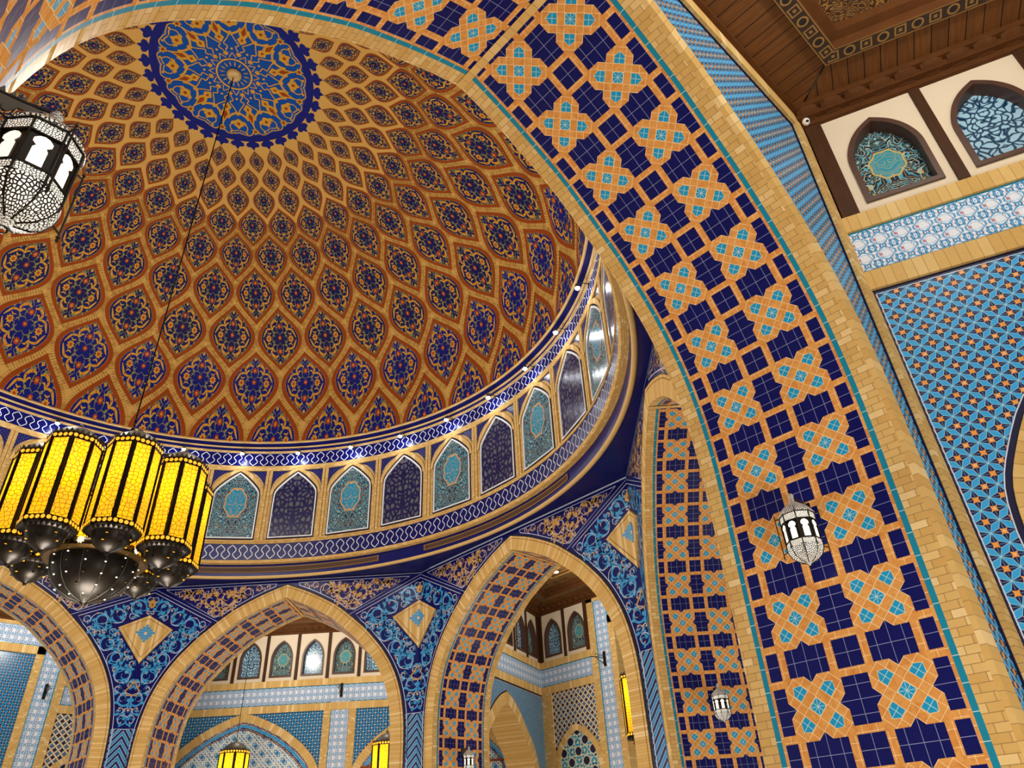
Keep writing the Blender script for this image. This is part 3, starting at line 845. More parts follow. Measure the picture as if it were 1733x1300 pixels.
WO = [(0, 11.36), (1.0, 11.26), (2.0, 11.12), (3.0, 10.95), (3.8, 10.80), (4.25, 10.68), (4.4, 10.55), (4.45, 10.3), (4.47, 8.98)]
def shrink(o, da, dz): 
    n = len(o); return [(max(0, a-da*(1 if a > 0 else 0)), z-dz*(1.25 if i == 0 else (1.1 if i < 6 else .3)) if i < n-1 else z+dz) for i, (a, z) in enumerate(o)]
def drum_window(kind):
    root = empty('window_1')
    def outline(h): return [(-a, z) for a, z in reversed(h)]+[(a, z) for a, z in h[1:]]
    A = WO; B_ = shrink(A, .20, .032); C_ = shrink(A, .42, .068)
    def strip(o, i, d0, d1, m, name, par):
        mb = MB(); a, b = outline(o), outline(i); a = a+[a[0]]; b = b+[b[0]]
        mb.grid([[cyl(9.62-.002, *p) for p in a], [cyl(9.62-d0, *p) for p in a], [cyl(9.62-d1, *p) for p in b], [cyl(9.62-.002, *p) for p in b]], m)
        return mb.build(name, par)
    # brick arch band over the window
    mb = MB(); o = [(0, 11.47), (1.1, 11.40), (2.2, 11.28), (3.3, 11.10), (4.2, 10.93), (4.75, 10.74), (5.0, 10.5)]
    i_ = [(0, 11.37), (1.0, 11.27), (2.0, 11.13), (3.0, 10.96), (3.8, 10.81), (4.28, 10.69), (4.48, 10.5)]
    a, b = outline(o), outline(i_)
    mb.grid([[cyl(9.575, *p) for p in a], [cyl(9.565, *p) for p in b], [cyl(9.61, *p) for p in b]], M['runh'], [[(p[0]*.168, 0) for p in a], [(p[0]*.168, .06) for p in b], [(p[0]*.168, .1) for p in b]])
    mb.build('brick_arch_band', root)
    strip(A, B_, .02, .02, M['dark'], 'dark_surround', root)
    strip(B_, C_, .04, .04, M['white'], 'white_frame', root)
    mb = MB(); ol = outline(C_)
    # fan rows keep the panel on the curve
    h = C_; P, UV = [], []
    for (a, z) in h:
        P.append([cyl(9.61, a*t, z) for t in (-1, -.5, 0, .5, 1)]); UV.append([(a*t*.168, z) for t in (-1, -.5, 0, .5, 1)])
    zs = 10.3
    mb.grid(P, M['tqart'] if kind else M['leaf'], UV)
    mb.build('tile_panel', root)
    return root
protos = {0: drum_window(0), 1: drum_window(1)}
ORD = ['first', 'second', 'third', 'fourth', 'fifth', 'sixth', 'seventh', 'eighth', 'ninth', 'tenth']
used = set(); wn = 0
for i in range(10, -7, -1):
    az = 11.25*i; kind = i % 2                      # odd: turquoise painting, even: navy leaves
    o = protos[kind] if kind not in used else copy_tree(protos[kind]); used.add(kind); wn += 1
    o.name = 'window_%d' % wn; o.rotation_euler = (0, 0, math.radians(az))
    desc = 'turquoise painted arched window panel' if kind else 'dark navy arched window panel with grey leaf shapes'
    j = 5-i
    if j >= 0: lab = '%s in the drum, %s of all panels counted rightwards from the yellow chandelier' % (desc, ORD[min(j, 9)])
    else: lab = '%s in the drum, %s' % (desc, {-1: 'behind the rightmost amber lantern', -2: 'behind the middle amber lanterns', -3: 'at the far left, half behind the leftmost lantern', -4: 'just past the left edge', -5: 'well past the left edge'}[j])
    if j > 9: lab = '%s in the drum, hidden behind the near arch, %s one' % (desc, ORD[j-10])
    tag(o, lab, 'window', 'arched panels round the drum', 'structure')

# ------------------------------------------------------------------ dome
PROF = [(9.36, 12.35), (9.36, 12.9), (9.33, 13.6), (9.15, 14.60), (8.80, 15.30), (8.27, 15.95), (7.72, 16.42), (7.0, 16.93), (5.78, 17.57), (4.91, 18.08), (4.12, 18.44), (3.48, 18.67), (2.86, 18.82), (2.05, 18.95), (1.0, 19.05), (0.001, 19.08)]
fine = []
for i in range(len(PROF)-1):
    a = PROF[max(i-1, 0)]; b = PROF[i]; c = PROF[i+1]; d = PROF[min(i+2, len(PROF)-1)]
    for j in range(6):
        t = j/6; fine.append(tuple(.5*(2*b[q]+(c[q]-a[q])*t+(2*a[q]-5*b[q]+4*c[q]-d[q])*t*t+(3*b[q]-a[q]-3*c[q]+d[q])*t**3) for q in (0, 1)))
fine.append(PROF[-1]); fine = np.array(fine)
SL = np.concatenate([[0], np.cumsum(np.hypot(*np.diff(fine, axis=0).T))])
def dome_rz(s): return np.interp(s, SL, fine[:, 0]), np.interp(s, SL, fine[:, 1])
def s_of_z(z): return np.interp(z, fine[:, 1], SL)
ROWZ = [12.80, 14.60, 15.95, 16.93, 17.57, 18.08, 18.44, 18.67, 18.82]
ROWS_S = [float(s_of_z(z)) for z in ROWZ]
ROWS_S[0] = ROWS_S[1]-1.95
def dome_pt(az, s, off=0.0):
    """az degrees (array), s arc length (array), off inward offset"""
    r, z = dome_rz(s); r2, z2 = dome_rz(np.asarray(s)+.02)
    tr, tz = r2-r, z2-z; l = np.hypot(tr, tz)+1e-9
    nr, nz = -tz/l, tr/l                                # inward / downward normal
    r = r+nr*off; z = z+nz*off; a = np.radians(az)
    return np.stack([r*np.cos(a), r*np.sin(a), z+ZC], -1)
base = MB(); base.lathe([(float(r), float(z)) for r, z in fine], M['tan'], 192, (0, 0, ZC))
dome = struct(base.build('ceiling_dome', smooth=True), 'great painted dome with leaf shaped medallions and a blue rosette', 'ceiling')

def catmull(st, k=6):
    n = len(st); sm = []
    for i in range(n-1):
        for j in range(k):
            t = j/k; a, b = st[i], st[i+1]
            pa = st[i-1] if i else (2*a[0]-b[0], 2*a[1]-b[1]); pb = st[i+2] if i+2 < n else (2*b[0]-a[0], 2*b[1]-a[1])
            sm.append(tuple(.5*(2*a[d]+(b[d]-pa[d])*t+(2*pa[d]-5*a[d]+4*b[d]-pb[d])*t*t+(3*a[d]-pa[d]-3*b[d]+pb[d])*t**3) for d in (0, 1)))
    return sm+[st[-1]]
# medallion motif in the unit square, |x|,|y|<1
def leaf_x(y, k=1.0):
    t = .70*min(1, abs(y)); return max(0.0, (1+math.cos(PI*t))/2-.055-.31*t*t)
def leaf_outline(k, ky, n=26, y0=-1.0):
    ys = [y0+(1-y0)*i/n for i in range(n+1)]
    return [(leaf_x(y)*k, y*ky) for y in ys]
def motif(level, half=False):
    """level 0 richest .. 2 plain; returns (poly, matname, layer)"""
    out = []
    def strips(k, ky, m, lay):
        n = 22; ys = [-1+2*i/n for i in range(n+1)] if not half else [i/n for i in range(n+1)]
        for i in range(n if True else 0):
            a, b = ys[i], ys[i+1]; xa, xb = leaf_x(a)*k, leaf_x(b)*k
            for c in range(8):
                t0, t1 = -1+c/4, -1+(c+1)/4
                out.append(([(xa*t0, a*ky), (xa*t1, a*ky), (xb*t1, b*ky), (xb*t0, b*ky)], m, lay))
    strips(1.0, 1.0, 'rust', 1); strips(.83, .85, 'dnavy' if level else 'dnavyl', 2)
    ed = [(leaf_x(y)*.83, y*.85) for y in [(-1 if not half else 0)+(2 if not half else 1)*i/30 for i in range(31)]]
    for sx in (-1, 1):
        out.extend((q, 'dgrey', 3) for q in ribbon2([(sx*x, y) for x, y in ed], .012))
    sy_ = (1,) if half else (-1, 1)
    g, r_ = 'dgold', 'dred'
    for sx in (-1, 1):
        for sy in sy_:
            f = lambda p: [(sx*x, sy*y) for x, y in p]
            def rib(pts, w0, m_, lay=3):
                q_ = catmull(pts, 5); n_ = len(q_); ws = [w0*(.25+.75*math.sin(PI*(j+.5)/n_)) for j in range(n_)]
                out.extend((f(q), m_, lay) for q in ribbon2(q_, ws))
            rib([(.06, .52), (.17, .57), (.30, .52), (.36, .40), (.30, .29)], .085, g, 4)
            rib([(.30, .28), (.42, .31), (.55, .27), (.63, .15), (.70, .03)], .070, g, 4)
            rib([(.30, .28), (.26, .38), (.18, .40)], .05, g, 4)
            rib([(.36, .18), (.46, .15), (.52, .20)], .04, g, 4)
            rib([(0, .13), (.10, .20), (.22, .17), (.30, .05), (.34, 0)], .022, 'dgrey')
            rib([(.10, .20), (.14, .33), (.10, .50), (.02, .62)], .022, 'dgrey')
            rib([(.22, .17), (.34, .28)], .03, 'dgrey')
            rib([(.04, .62), (.14, .72), (.08, .80)], .03, 'dgrey'); rib([(.20, .68), (.26, .60), (.30, .66)], .03, 'dgrey')
            rib([(.52, .42), (.56, .36), (.50, .38)], .03, 'dgrey'); rib([(.20, .05), (.26, .12), (.32, .08)], .03, 'dgrey')
            out.append((f(disc(.33, .45, .026, 6)), r_, 5)); out.append((f(disc(.53, .27, .024, 6)), r_, 5)); out.append((f(disc(.20, .555, .022, 6)), r_, 5)); out.append((f(disc(.44, .50, .05, 6, .6)), 'dgrey', 4))
            out.append((f(disc(.17, .62, .055, 6, .6)), 'dgrey', 4)); out.append((f(disc(.26, .20, .05, 6, .6)), 'dgrey', 5)); out.append((f(disc(.13, .36, .04, 5, .6)), 'dgrey', 5))
    for sy in sy_:
        out.append((disc(0, sy*.40, .105, 8, .65), 'dred' if level < 2 else g, 5)); out.append((disc(0, sy*.40, .035), g, 6))
        out.append((disc(0, sy*.76, .07, 4, .55), g, 5))
    for sx in (-1, 1):
        out.append((disc(sx*.47, 0.0, .13, 8, .65), g, 5)); out.append((disc(sx*.47, 0.0, .05), r_, 6))
    out.append((disc(0, 0.03, .09, 8, .6), r_, 5)); out.append((disc(0, 0.03, .03), g, 6))
    if level == 0:
        for y in [(-.78+.13*i) for i in range(13)]:
            if half and y < 0: continue
            for sx in (-1, 1): out.append((disc(sx*(leaf_x(y/.9)*.84), y*.93, .018, 6), 'dpink', 6))
    return out
MOT = {l: motif(l) for l in (0, 1, 2)}; MOTH = motif(0, True)
def medallions():
    Vs, Fs, Is, mats = [], [], [], []
    nv = 0
    def mi(n):
        if n not in mats: mats.append(n)
        return mats.index(n)
    def emit(polys, ac, sc_, hx, hy_up, hy_dn):
        nonlocal nv
        for q, m, lay in polys:
            xy = np.array(q); az = ac+xy[:, 0]*hx; s = sc_+np.where(xy[:, 1] > 0, xy[:, 1]*hy_up, xy[:, 1]*hy_dn)
            Vs.append(dome_pt(az, s, .006+.004*lay)); k = len(q); Fs.append(tuple(range(nv, nv+k))); Is.append(mi(m)); nv += k
    S = ROWS_S+[ROWS_S[-1]+(ROWS_S[-1]-ROWS_S[-2])*.92]
    for r in range(0, 9):
        upg = S[r+1]-S[r]; dng = S[r]-S[r-1] if r else upg
        fr = .70 if r < 7 else .62
        if r == 0:
            for i in range(32): emit(MOTH, 5.625+11.25*i, 0.04, 5.625, .74*(S[1]-0.04)*1.02, 1.0)
            continue
        shift = 0 if r % 2 else 5.625
        lv = 0 if r == 1 else (1 if r < 5 else 2)
        hx = 5.625*(1.0 if r < 6 else .9-.03*(r-6))
        for i in range(32): emit(MOT[lv], shift+11.25*i, S[r], hx, upg*fr, dng*(fr if r > 1 else .74))
    # brick joints across the ribs
    rnd = random.Random(3)
    for r in range(0, 6):
        upg = S[r+1]-S[r]; dng = (S[r]-S[r-1]) if r else upg
        shift = 0 if r % 2 else 5.625
        s0 = S[r] if r else .04; uh = upg*.70 if r else .74*(S[1]-.04)*1.02; dh = dng*(.70 if r > 1 else .74)
        for i in range(32):
            ac = shift+11.25*i
            for sx in (-1, 1):
                ys = np.linspace(0.02 if r == 0 else -.98, .98, 40 if r else 22)
                for y in ys:
                    if r == 5 and y > .1: continue
                    e = .01; x0 = leaf_x(y); d = (leaf_x(y+e)-leaf_x(y-e))/(2*e)
                    R = float(dome_rz(s0+y*(uh if y > 0 else dh))[0]); mx_ = R*math.radians(5.625); my = uh if y > 0 else dh
                    tx, ty = d*mx_, my; l = math.hypot(tx, ty); nx, ny = ty/l, -tx/l       # outward normal (m)
                    wid = .095*R/9.0+.014
                    dark = rnd.random() < .30; hw = .034 if dark else .0075
                    bx, by = x0*mx_, y*my
                    q = []
                    for (a, b) in ((0, -hw), (wid, -hw), (wid, hw), (0, hw)):
                        X = bx+nx*a+tx/l*b; Y = by+ny*a+ty/l*b
                        q.append((ac+sx*X/mx_*5.625, s0+Y))
                    q = np.array(q)
                    if q[:, 1].min() < .01: continue
                    Vs.append(dome_pt(q[:, 0], q[:, 1], .004)); Fs.append((nv, nv+1, nv+2, nv+3)); Is.append(mi('dtan3' if dark else 'dtan2')); nv += 4
    me = bpy.data.meshes.new('painted_medallions'); me.from_pydata(np.concatenate(Vs).tolist(), [], Fs)
    for n in mats: me.materials.append(M[n])
    me.polygons.foreach_set('material_index', Is); me.uv_layers.new(name='UVMap'); me.update()
    o = bpy.data.objects.new('painted_medallions', me); COL.objects.link(o); o.parent = dome
medallions()

# rosette at the crown, laid out in polar coordinates
def rosette():
    mb = MB(); STOP = float(SL[-1])
    def pt(r, a, lay):
        rr = min(r, 9); s = float(np.interp(-rr, -fine[:, 0], SL)); p = dome_pt(np.array([math.degrees(a)]), np.array([s]), .006+.004*lay)[0]; return tuple(p)
    def add(q, m, lay): mb.poly([pt(math.hypot(x, y), math.atan2(y, x), lay) for x, y in q], M[m])
    n = 96
    def annulus(r0, r1, m, lay):
        for i in range(n):
            a, b = 2*PI*i/n, 2*PI*(i+1)/n
            mb.poly([pt(r0, a, lay), pt(r1, a, lay), pt(r1, b, lay), pt(r0, b, lay)], M[m])
    annulus(.0 + .01, 1.0, 'rosb', 1); annulus(1.0, 1.98, 'rosb', 1); annulus(1.93, 2.2, 'dnavyl', 0)
    tooth = [(-.075, 0), (-.06, .09), (-.13, .10), (-.14, .17), (-.085, .21), (-.05, .20), (0, .30), (.05, .20), (.085, .21), (.14, .17), (.13, .10), (.06, .09), (.075, 0)]
    for i in range(32):
        a = 2*PI*(i+.5)/32; q = []
        for x, y in tooth:
            R = 2.15+y*1.15; t = a+x*1.38/2.25; q.append((R*math.cos(t), R*math.sin(t)))
        q.append(q[0]); c = ((2.14)*math.cos(a), 2.14*math.sin(a))
        for j in range(len(q)-1): add([c, q[j], q[j+1]], 'dnavyl', 1)
    G, RU = 'dgold', 'rust'
    N = 12
    for k in range(N):
        a = 2*PI*(k+.5)/N
        def rot(p, mir=1): 
            out = []
            for (r, t) in p: out.append((r*math.cos(a+mir*t), r*math.sin(a+mir*t)))
            return out
        # drop motif: rust kite in a gold body
        def pol(p): # x radial, y tangential metres
            return [((x)*math.cos(a)-y*math.sin(a), x*math.sin(a)+y*math.cos(a)) for x, y in p]
        add(pol([(.98, 0), (1.12, .13), (1.22, .07), (1.32, .12), (1.42, .10), (1.62, .03), (1.86, .0), (1.62, -.03), (1.42, -.10), (1.32, -.12), (1.22, -.07), (1.12, -.13)]), G, 3)
        add(pol([(1.26, 0), (1.38, .07), (1.6, 0), (1.38, -.07)]), RU, 4); add(pol([(1.08, 0), (1.14, .04), (1.2, 0), (1.14, -.04)]), RU, 4)
        add(pol(disc(1.86, 0, .12, 6, .6)), G, 4); add(pol(disc(1.86, 0, .05)), RU, 5)
        add(pol(disc(.66, 0, .09, 6, .55)), G, 4)
        for m_ in (-1, 1):
            for pts, w in (([(.74, .03), (.86, .12), (.95, .05), (1.1, .2), (1.22, .30)], .03), ([(1.22, .30), (1.36, .16), (1.5, .1)], .06), ([(1.86, .04), (1.98, .2), (1.9, .42), (1.84, .5)], .03),
                           ([(1.5, .36), (1.7, .2), (1.86, .3), (1.78, .46)], .03), ([(.52, .04), (.6, .12), (.66, .18)], .025)):
                for q in ribbon2([(x, m_*y) for x, y in catmull(pts, 5)], w): add(pol(q), G, 3)
            add(pol([(x, m_*y) for x, y in disc(1.24, .31, .08, 5, .5)]), G, 4)
            add(pol([(x, m_*y) for x, y in disc(1.90, .27, .035)]), G, 4)
        b = a+PI/N
        def pol2(p): return [((x)*math.cos(b)-y*math.sin(b), x*math.sin(b)+y*math.cos(b)) for x, y in p]
        add(pol2(leafp(1.45, 0, 0, .36, .30)), G, 4); add(pol2(disc(1.62, 0, .05)), RU, 5); add(pol2(disc(.8, 0, .035)), G, 4)
        for m_ in (-1, 1): add(pol2([(x, m_*y) for x, y in leafp(1.56, .05, 1.3, .2, .13)]), G, 4)
    annulus(.44, .50, 'dtan2', 4); annulus(.45, .49, 'tan', 5)
    for i in range(16):
        a = 2*PI*i/16; add([(.32*math.cos(a-.06), .32*math.sin(a-.06)), (.42*math.cos(a), .42*math.sin(a)), (.32*math.cos(a+.06), .32*math.sin(a+.06)), (.24*math.cos(a), .24*math.sin(a))], G, 4)
    mb.build('crown_rosette', dome)
rosette()

# ------------------------------------------------------------------ outer bays: radial walls, far walls, ceilings
RL = 6.2                                       # length of a radial wall
FAR = 17.7
def lpt(x, y, z): return (x, y, z+ZC)
def bx(mb, x0, x1, y0, y1, z0, z1, m): mb.box(((x0+x1)/2, (y0+y1)/2, (z0+z1)/2+ZC), (abs(x1-x0), abs(y1-y0), z1-z0), m)
RADP = smooth_half([(0, 4.98), (.5, 4.79), (1.0, 4.47), (1.6, 3.95), (2.04, 3.55), (2.33, 3.1), (2.5, 2.72), (2.56, 2.3)])
WIN = smooth_half([(0, 7.98), (.1, 7.915), (.2, 7.83), (.3, 7.70), (.37, 7.55), (.41, 7.40), (.42, 7.25)])

def clerestory(mb, mt, xs, y, sgn, x0, x1, bayw):
    """plaster bays with arched openings centred on xs, posts between; y is the face, sgn points to the viewer side"""
    def pl(u, z): return lpt(u, y, z)
    edges = [x0]+[(xs[i]+xs[i+1])/2 for i in range(len(xs)-1)]+[x1]
    for i, xc in enumerate(xs):
        a, b = edges[i], edges[i+1]
        h = WIN+[(WIN[-1][0], 6.62)]
        for sg, lim in ((-1, a), (1, b)):
            for j in range(len(h)-1):
                (u0, z0), (u1, z1) = h[j], h[j+1]
                mb.poly([pl(xc+sg*u0, z0), pl(lim, z0), pl(lim, z1), pl(xc+sg*u1, z1)], M['plaster'])
            mb.poly([pl(xc, WIN[0][1]), pl(xc, 8.25), pl(lim, 8.25), pl(lim, WIN[0][1])], M['plaster'])
        mb.poly([pl(a, 6.45), pl(b, 6.45), pl(b, 6.62), pl(a, 6.62)], M['plaster'])
    for i, e in enumerate(edges):
        w_ = .06 if 0 < i < len(edges)-1 else .1
        lo, hi = (e-w_, e+w_) if 0 < i < len(edges)-1 else ((e, e+.2) if i == 0 else (e-.2, e))
        bx(mt, lo, hi, y, y+sgn*.04, 6.46, 8.24, M['timber'])
def cornice(mc, x0, x1, y, sgn, zt=8.5):
    bx(mc, x0, x1, y, y+sgn*.06, 8.22, 8.32, M['cornice']); bx(mc, x0, x1, y, y+sgn*.24, zt-.09, zt, M['cornice']); bx(mc, x0, x1, y, y+sgn*.15, 8.31, zt-.08, M['cornice'])
    n = int((x1-x0)/.3)
    for i in range(n):
        xc = x0+(i+.5)*(x1-x0)/n; P = []
        for j in range(7):
            t = j/6; yy = y+sgn*(.06+.17*math.sin(t*PI*.55)); z = 8.30+t*.12
            P.append([lpt(xc-.13, yy-sgn*.03, z), lpt(xc-.07, yy+sgn*.01, z), lpt(xc+.07, yy+sgn*.01, z), lpt(xc+.13, yy-sgn*.03, z)])
        mc.grid(P, M['cornice'])
def stack(mb, md, x0, x1, y, sgn):
    """brick band, tiled frieze and brick band above the panels"""
    bx(mb, x0, x1, y-sgn*.05, y+sgn*.045, 5.31, 5.57, M['soldw']); bx(mb, x0, x1, y-sgn*.05, y+sgn*.045, 6.22, 6.46, M['soldw'])
    bx(md, x0, x1, y-sgn*.05, y+sgn*.01, 5.57, 6.22, M['teal'])
    q = [(x0+.04, 5.60), (x1-.04, 5.60), (x1-.04, 6.19), (x0+.04, 6.19)]
    md.poly([lpt(a, y+sgn*.014, b) for a, b in q], M['band'], q)

def window_unit(name, kind, depth=.17):
    """arched timber window, viewer at -Y, sill line at 6.62"""
    mb = MB(); o = full(WIN, 6.62); i_ = full(offset(WIN, -.045), 6.665); f = full(offset(WIN, .02), 6.60)
    o, i_, f = o+[o[0]], i_+[i_[0]], f+[f[0]]
    mb.grid([[lpt(p[0], -.005, p[1]) for p in f], [lpt(p[0], -.03, p[1]) for p in f], [lpt(p[0], -.03, p[1]) for p in i_], [lpt(p[0], depth, p[1]) for p in i_]], M['frame_w'])
    r = mb.build(name)
    mb = MB(); ins = full(offset(WIN, -.03), 6.65)
    h = offset(WIN, -.03)+[(WIN[-1][0]-.03, 6.65)]
    for sg in (-1, 1):
        for j in range(len(h)-1):
            (u0, z0), (u1, z1) = h[j], h[j+1]; q = [(0, z0), (sg*u0, z0), (sg*u1, z1), (0, z1)]
            mb.poly([lpt(a, depth-.01, b) for a, b in q], M['winart'] if kind else M['winleaf'], q)
    mb.build('pane', r)
    return r
WIN_P = {0: window_unit('window_proto', 0), 1: window_unit('window_proto', 1)}; wused = set()
def put_window(kind, loc, rz, label):
    global wn
    o = WIN_P[kind] if kind not in wused else copy_tree(WIN_P[kind]); wused.add(kind); wn += 1
    o.name = 'window_%d' % wn; o.location = loc; o.rotation_euler = (0, 0, rz)
    tag(o, label, 'window', 'small arched windows under the timber ceilings', 'structure')

def radial_xf(j, s, y):                        # world position of a point of radial wall j
    a = math.radians(-67.5+45*j); return (math.cos(a)*(12.746+s)-math.sin(a)*y, math.sin(a)*(12.746+s)+math.cos(a)*y)
HT = .508
XS0 = [.83, 2.04, 3.25, 4.46, 5.5]
def radial_wall():
    mb, md, mt, mc, mr, ms = MB(), MB(), MB(), MB(), MB(), MB()
    CX = 3.0
    for sgn in (-1, 1):
        y = sgn*HT; ins = y-sgn*.05
        def pl(u, z): return lpt(CX+u, y, z)
        # panel of star tiles, cut for the arch
        ext = RADP+[(RADP[-1][0], ZB)]
        for sg, lim in ((-1, -CX+.02), (1, RL-CX)):
            for i in range(len(ext)-1):
                (u0, z0), (u1, z1) = ext[i], ext[i+1]
                q = [(sg*u0, z0), (lim, z0), (lim, z1), (sg*u1, z1)]; mb.poly([pl(*p) for p in q], M['star'], q)
            q = [(0, RADP[0][1]), (0, 5.33), (lim, 5.33), (lim, RADP[0][1])]; mb.poly([pl(*p) for p in q], M['star'], q)
        # navy border with a white line
        for q in ribbon2([(-CX+.05, ZB), (-CX+.05, 5.285), (RL-CX, 5.285)], .06): mb.poly([lpt(CX+a, y+sgn*.006, b) for a, b in q], M['dark'])
        for q in ribbon2([(-CX+.085, ZB), (-CX+.085, 5.25), (RL-CX, 5.25)], .012): mb.poly([lpt(CX+a, y+sgn*.008, b) for a, b in q], M['wline'])
        nb = full(offset(RADP, .03), ZB)
        for q in ribbon2(nb, .06): mb.poly([lpt(CX+a, y+sgn*.006, b) for a, b in q], M['dark'])
        for q in ribbon2(full(offset(RADP, .065), ZB), .012): mb.poly([lpt(CX+a, y+sgn*.008, b) for a, b in q], M['wline'])
        inn = full(offset(RADP, -.36), ZB); out = full(RADP, ZB); L = lens(inn)
        mr.grid([[lpt(CX+inn[i][0], y+sgn*.03, inn[i][1]), lpt(CX+out[i][0], y+sgn*.03, out[i][1]), lpt(CX+out[i][0], y, out[i][1])] for i in range(len(inn))], M['soldw'], [[(L[i], 0), (L[i], .36), (L[i], .4)] for i in range(len(inn))])
        stack(mb, md, 0, RL, y, sgn)
        bx(mb, 0, .03, y-sgn*.05, y+sgn*.03, ZB, 5.31, M['runh'])
        clerestory(mb, mt, XS0, y, sgn, .07, RL, 1.21)
        cornice(mc, 0, RL, y, sgn)
    inn = full(offset(RADP, -.36), ZB); L = lens(inn)
    ms.grid([[lpt(CX+inn[i][0], yy, inn[i][1]) for yy in (-HT-.03, 0, HT+.03)] for i in range(len(inn))], M['sold'], [[(L[i], 0), (L[i], .5), (L[i], 1.0)] for i in range(len(inn))])
    bx(mb, -.3, RL, -.3, .3, 6.45, 8.5, M['cornice'])
    w = mb.build('wall'); md.build('tile_frieze', w); mt.build('timber_posts', w); mc.build('cornice', w); mr.build('arch_ring', w); ms.build('arch_soffit', w)
    return w
rw = radial_wall()
RLAB = {0: 'wall right of the near arch with blue star tiles, two small windows and a timber cornice', 1: 'dividing wall hidden behind the navy and orange pier at the right',
        2: 'wall seen through the right hand arch, with a wide brick arch in blue tiles', 3: 'dividing wall between the two lower left arches'}
for j in range(4):
    c = rw if j == 0 else copy_tree(rw); a = math.radians(-67.5+45*j)
    c.name = 'wall_divider' if j == 0 else 'wall_divider.%03d' % j
    c.location = (12.746*math.cos(a), 12.746*math.sin(a), 0); c.rotation_euler = (0, 0, a); struct(c, RLAB[j])
WL = {0: 'by the near timber ceiling at the top right'}
for j, side, ks in ((0, -1, range(5)), (2, -1, range(5)), (3, -1, (2, 3, 4)), (1, 1, (3, 4))):
    for i in ks:
        x = XS0[i]; p = radial_xf(j, x if side < 0 else x, side*HT); a = math.radians(-67.5+45*j)
        where = {0: 'top right under the near coffered ceiling', 2: 'in the right hand arch, on the wall left of the corner', 3: 'behind the middle arch, on its left side wall', 1: 'hidden side of the bay behind the right hand arch'}[j]
        put_window(1-i % 2, (p[0], p[1], 0), a if side < 0 else a+PI, '%s window %s, %s from the %s' % ('painted tile' if i % 2 == 0 else 'blue leaf patterned', where, ORD[i], 'near arch' if j == 0 else 'hall'))

def small_arch(mb, mr, xc, prof, wid, y, m_fill, zb, border=None):
    """blind arch: ring and filled panel facing -Y"""
    inn = offset(prof, -wid); A, B_ = full(inn, zb), full(prof, zb); L = lens(A)
    mr.grid([[lpt(xc+A[i][0], y+.02, A[i][1]), lpt(xc+A[i][0], y-.06, A[i][1]), lpt(xc+B_[i][0], y-.06, B_[i][1]), lpt(xc+B_[i][0], y+.0, B_[i][1])] for i in range(len(A))], M['soldw'], [[(L[i], 0), (L[i], .1), (L[i], .3), (L[i], .4)] for i in range(len(A))])
    h = inn+[(inn[-1][0], zb)]
    for sg in (-1, 1):
        for j in range(len(h)-1):
            (u0, z0), (u1, z1) = h[j], h[j+1]; q = [(0, z0), (sg*u0, z0), (sg*u1, z1), (0, z1)]
            mb.poly([lpt(xc+a, y-.012, b) for a, b in q], m_fill, q)
    if border:
        for off, w_, m in border:
            for q in ribbon2(full(offset(inn, -off), zb), w_): mb.poly([lpt(xc+a, y-.02, b) for a, b in q], M[m])

def far_wall_two():
    mb, md, mt, mc, mr = MB(), MB(), MB(), MB(), MB(); HW = 6.75
    for sg in (-1, 1):
        q = [(sg*.6, ZB), (sg*HW, ZB), (sg*HW, 5.33), (sg*.6, 5.33)]; mb.poly([lpt(a, 0, b) for a, b in q], M['blue'], q)
        prof = smooth_half([(0, 5.33), (.5, 5.2), (1.39, 4.81), (2.0, 4.42), (2.4, 4.10), (2.78, 3.7), (3.0, 3.3), (3.03, 3.0)])
        small_arch(mb, mr, sg*3.63, prof, .27, 0, M['tymp'], 2.6, [(.05, .03, 'rust'), (.13, .09, 'skyl'), (.21, .03, 'dark'), (.26, .03, 'rust')])
        bx(mb, sg*3.63-2.9, sg*3.63+2.9, -.05, 0, 3.26, 3.32, M['rust'])
        bx(mb, *sorted((sg*.35, sg*.62)), -.05, .05, ZB, 5.31, M['runh']); bx(mb, *sorted((sg*6.45, sg*HW)), -.05, .05, ZB, 5.31, M['runh'])
    q = [(-.35, ZB), (.35, ZB), (.35, 5.6), (-.35, 5.6)]; md.poly([lpt(a, -.008, b) for a, b in q], M['band'], q)
    for x in (-.34, .34): bx(md, x-.012, x+.012, -.015, 0, ZB, 5.58, M['teal'])
    stack(mb, md, -HW, HW, 0, -1)
    md.poly([lpt(a, -.018, b) for a, b in ((-.35, 5.5), (.35, 5.5), (.35, 5.7), (-.35, 5.7))], M['band'], [(-.35, 5.5), (.35, 5.5), (.35, 5.7), (-.35, 5.7)])
    bx(mb, -.35, .35, -.001, .02, 5.31, 5.57, M['band'])
    xs = [1.245*i for i in range(-4, 5)]
    xs = [x for x in xs]
    clerestory(mb, mt, xs, 0, -1, -HW+.1, HW-.1, 1.245); cornice(mc, -HW, HW, 0, -1); bx(mb, -HW, HW, .25, .3, ZB, 8.6, M['cornice'])
    w = mb.build('wall'); md.build('tile_frieze', w); mt.build('timber_posts', w); mc.build('cornice', w); mr.build('arch_ring', w)
    return w, xs
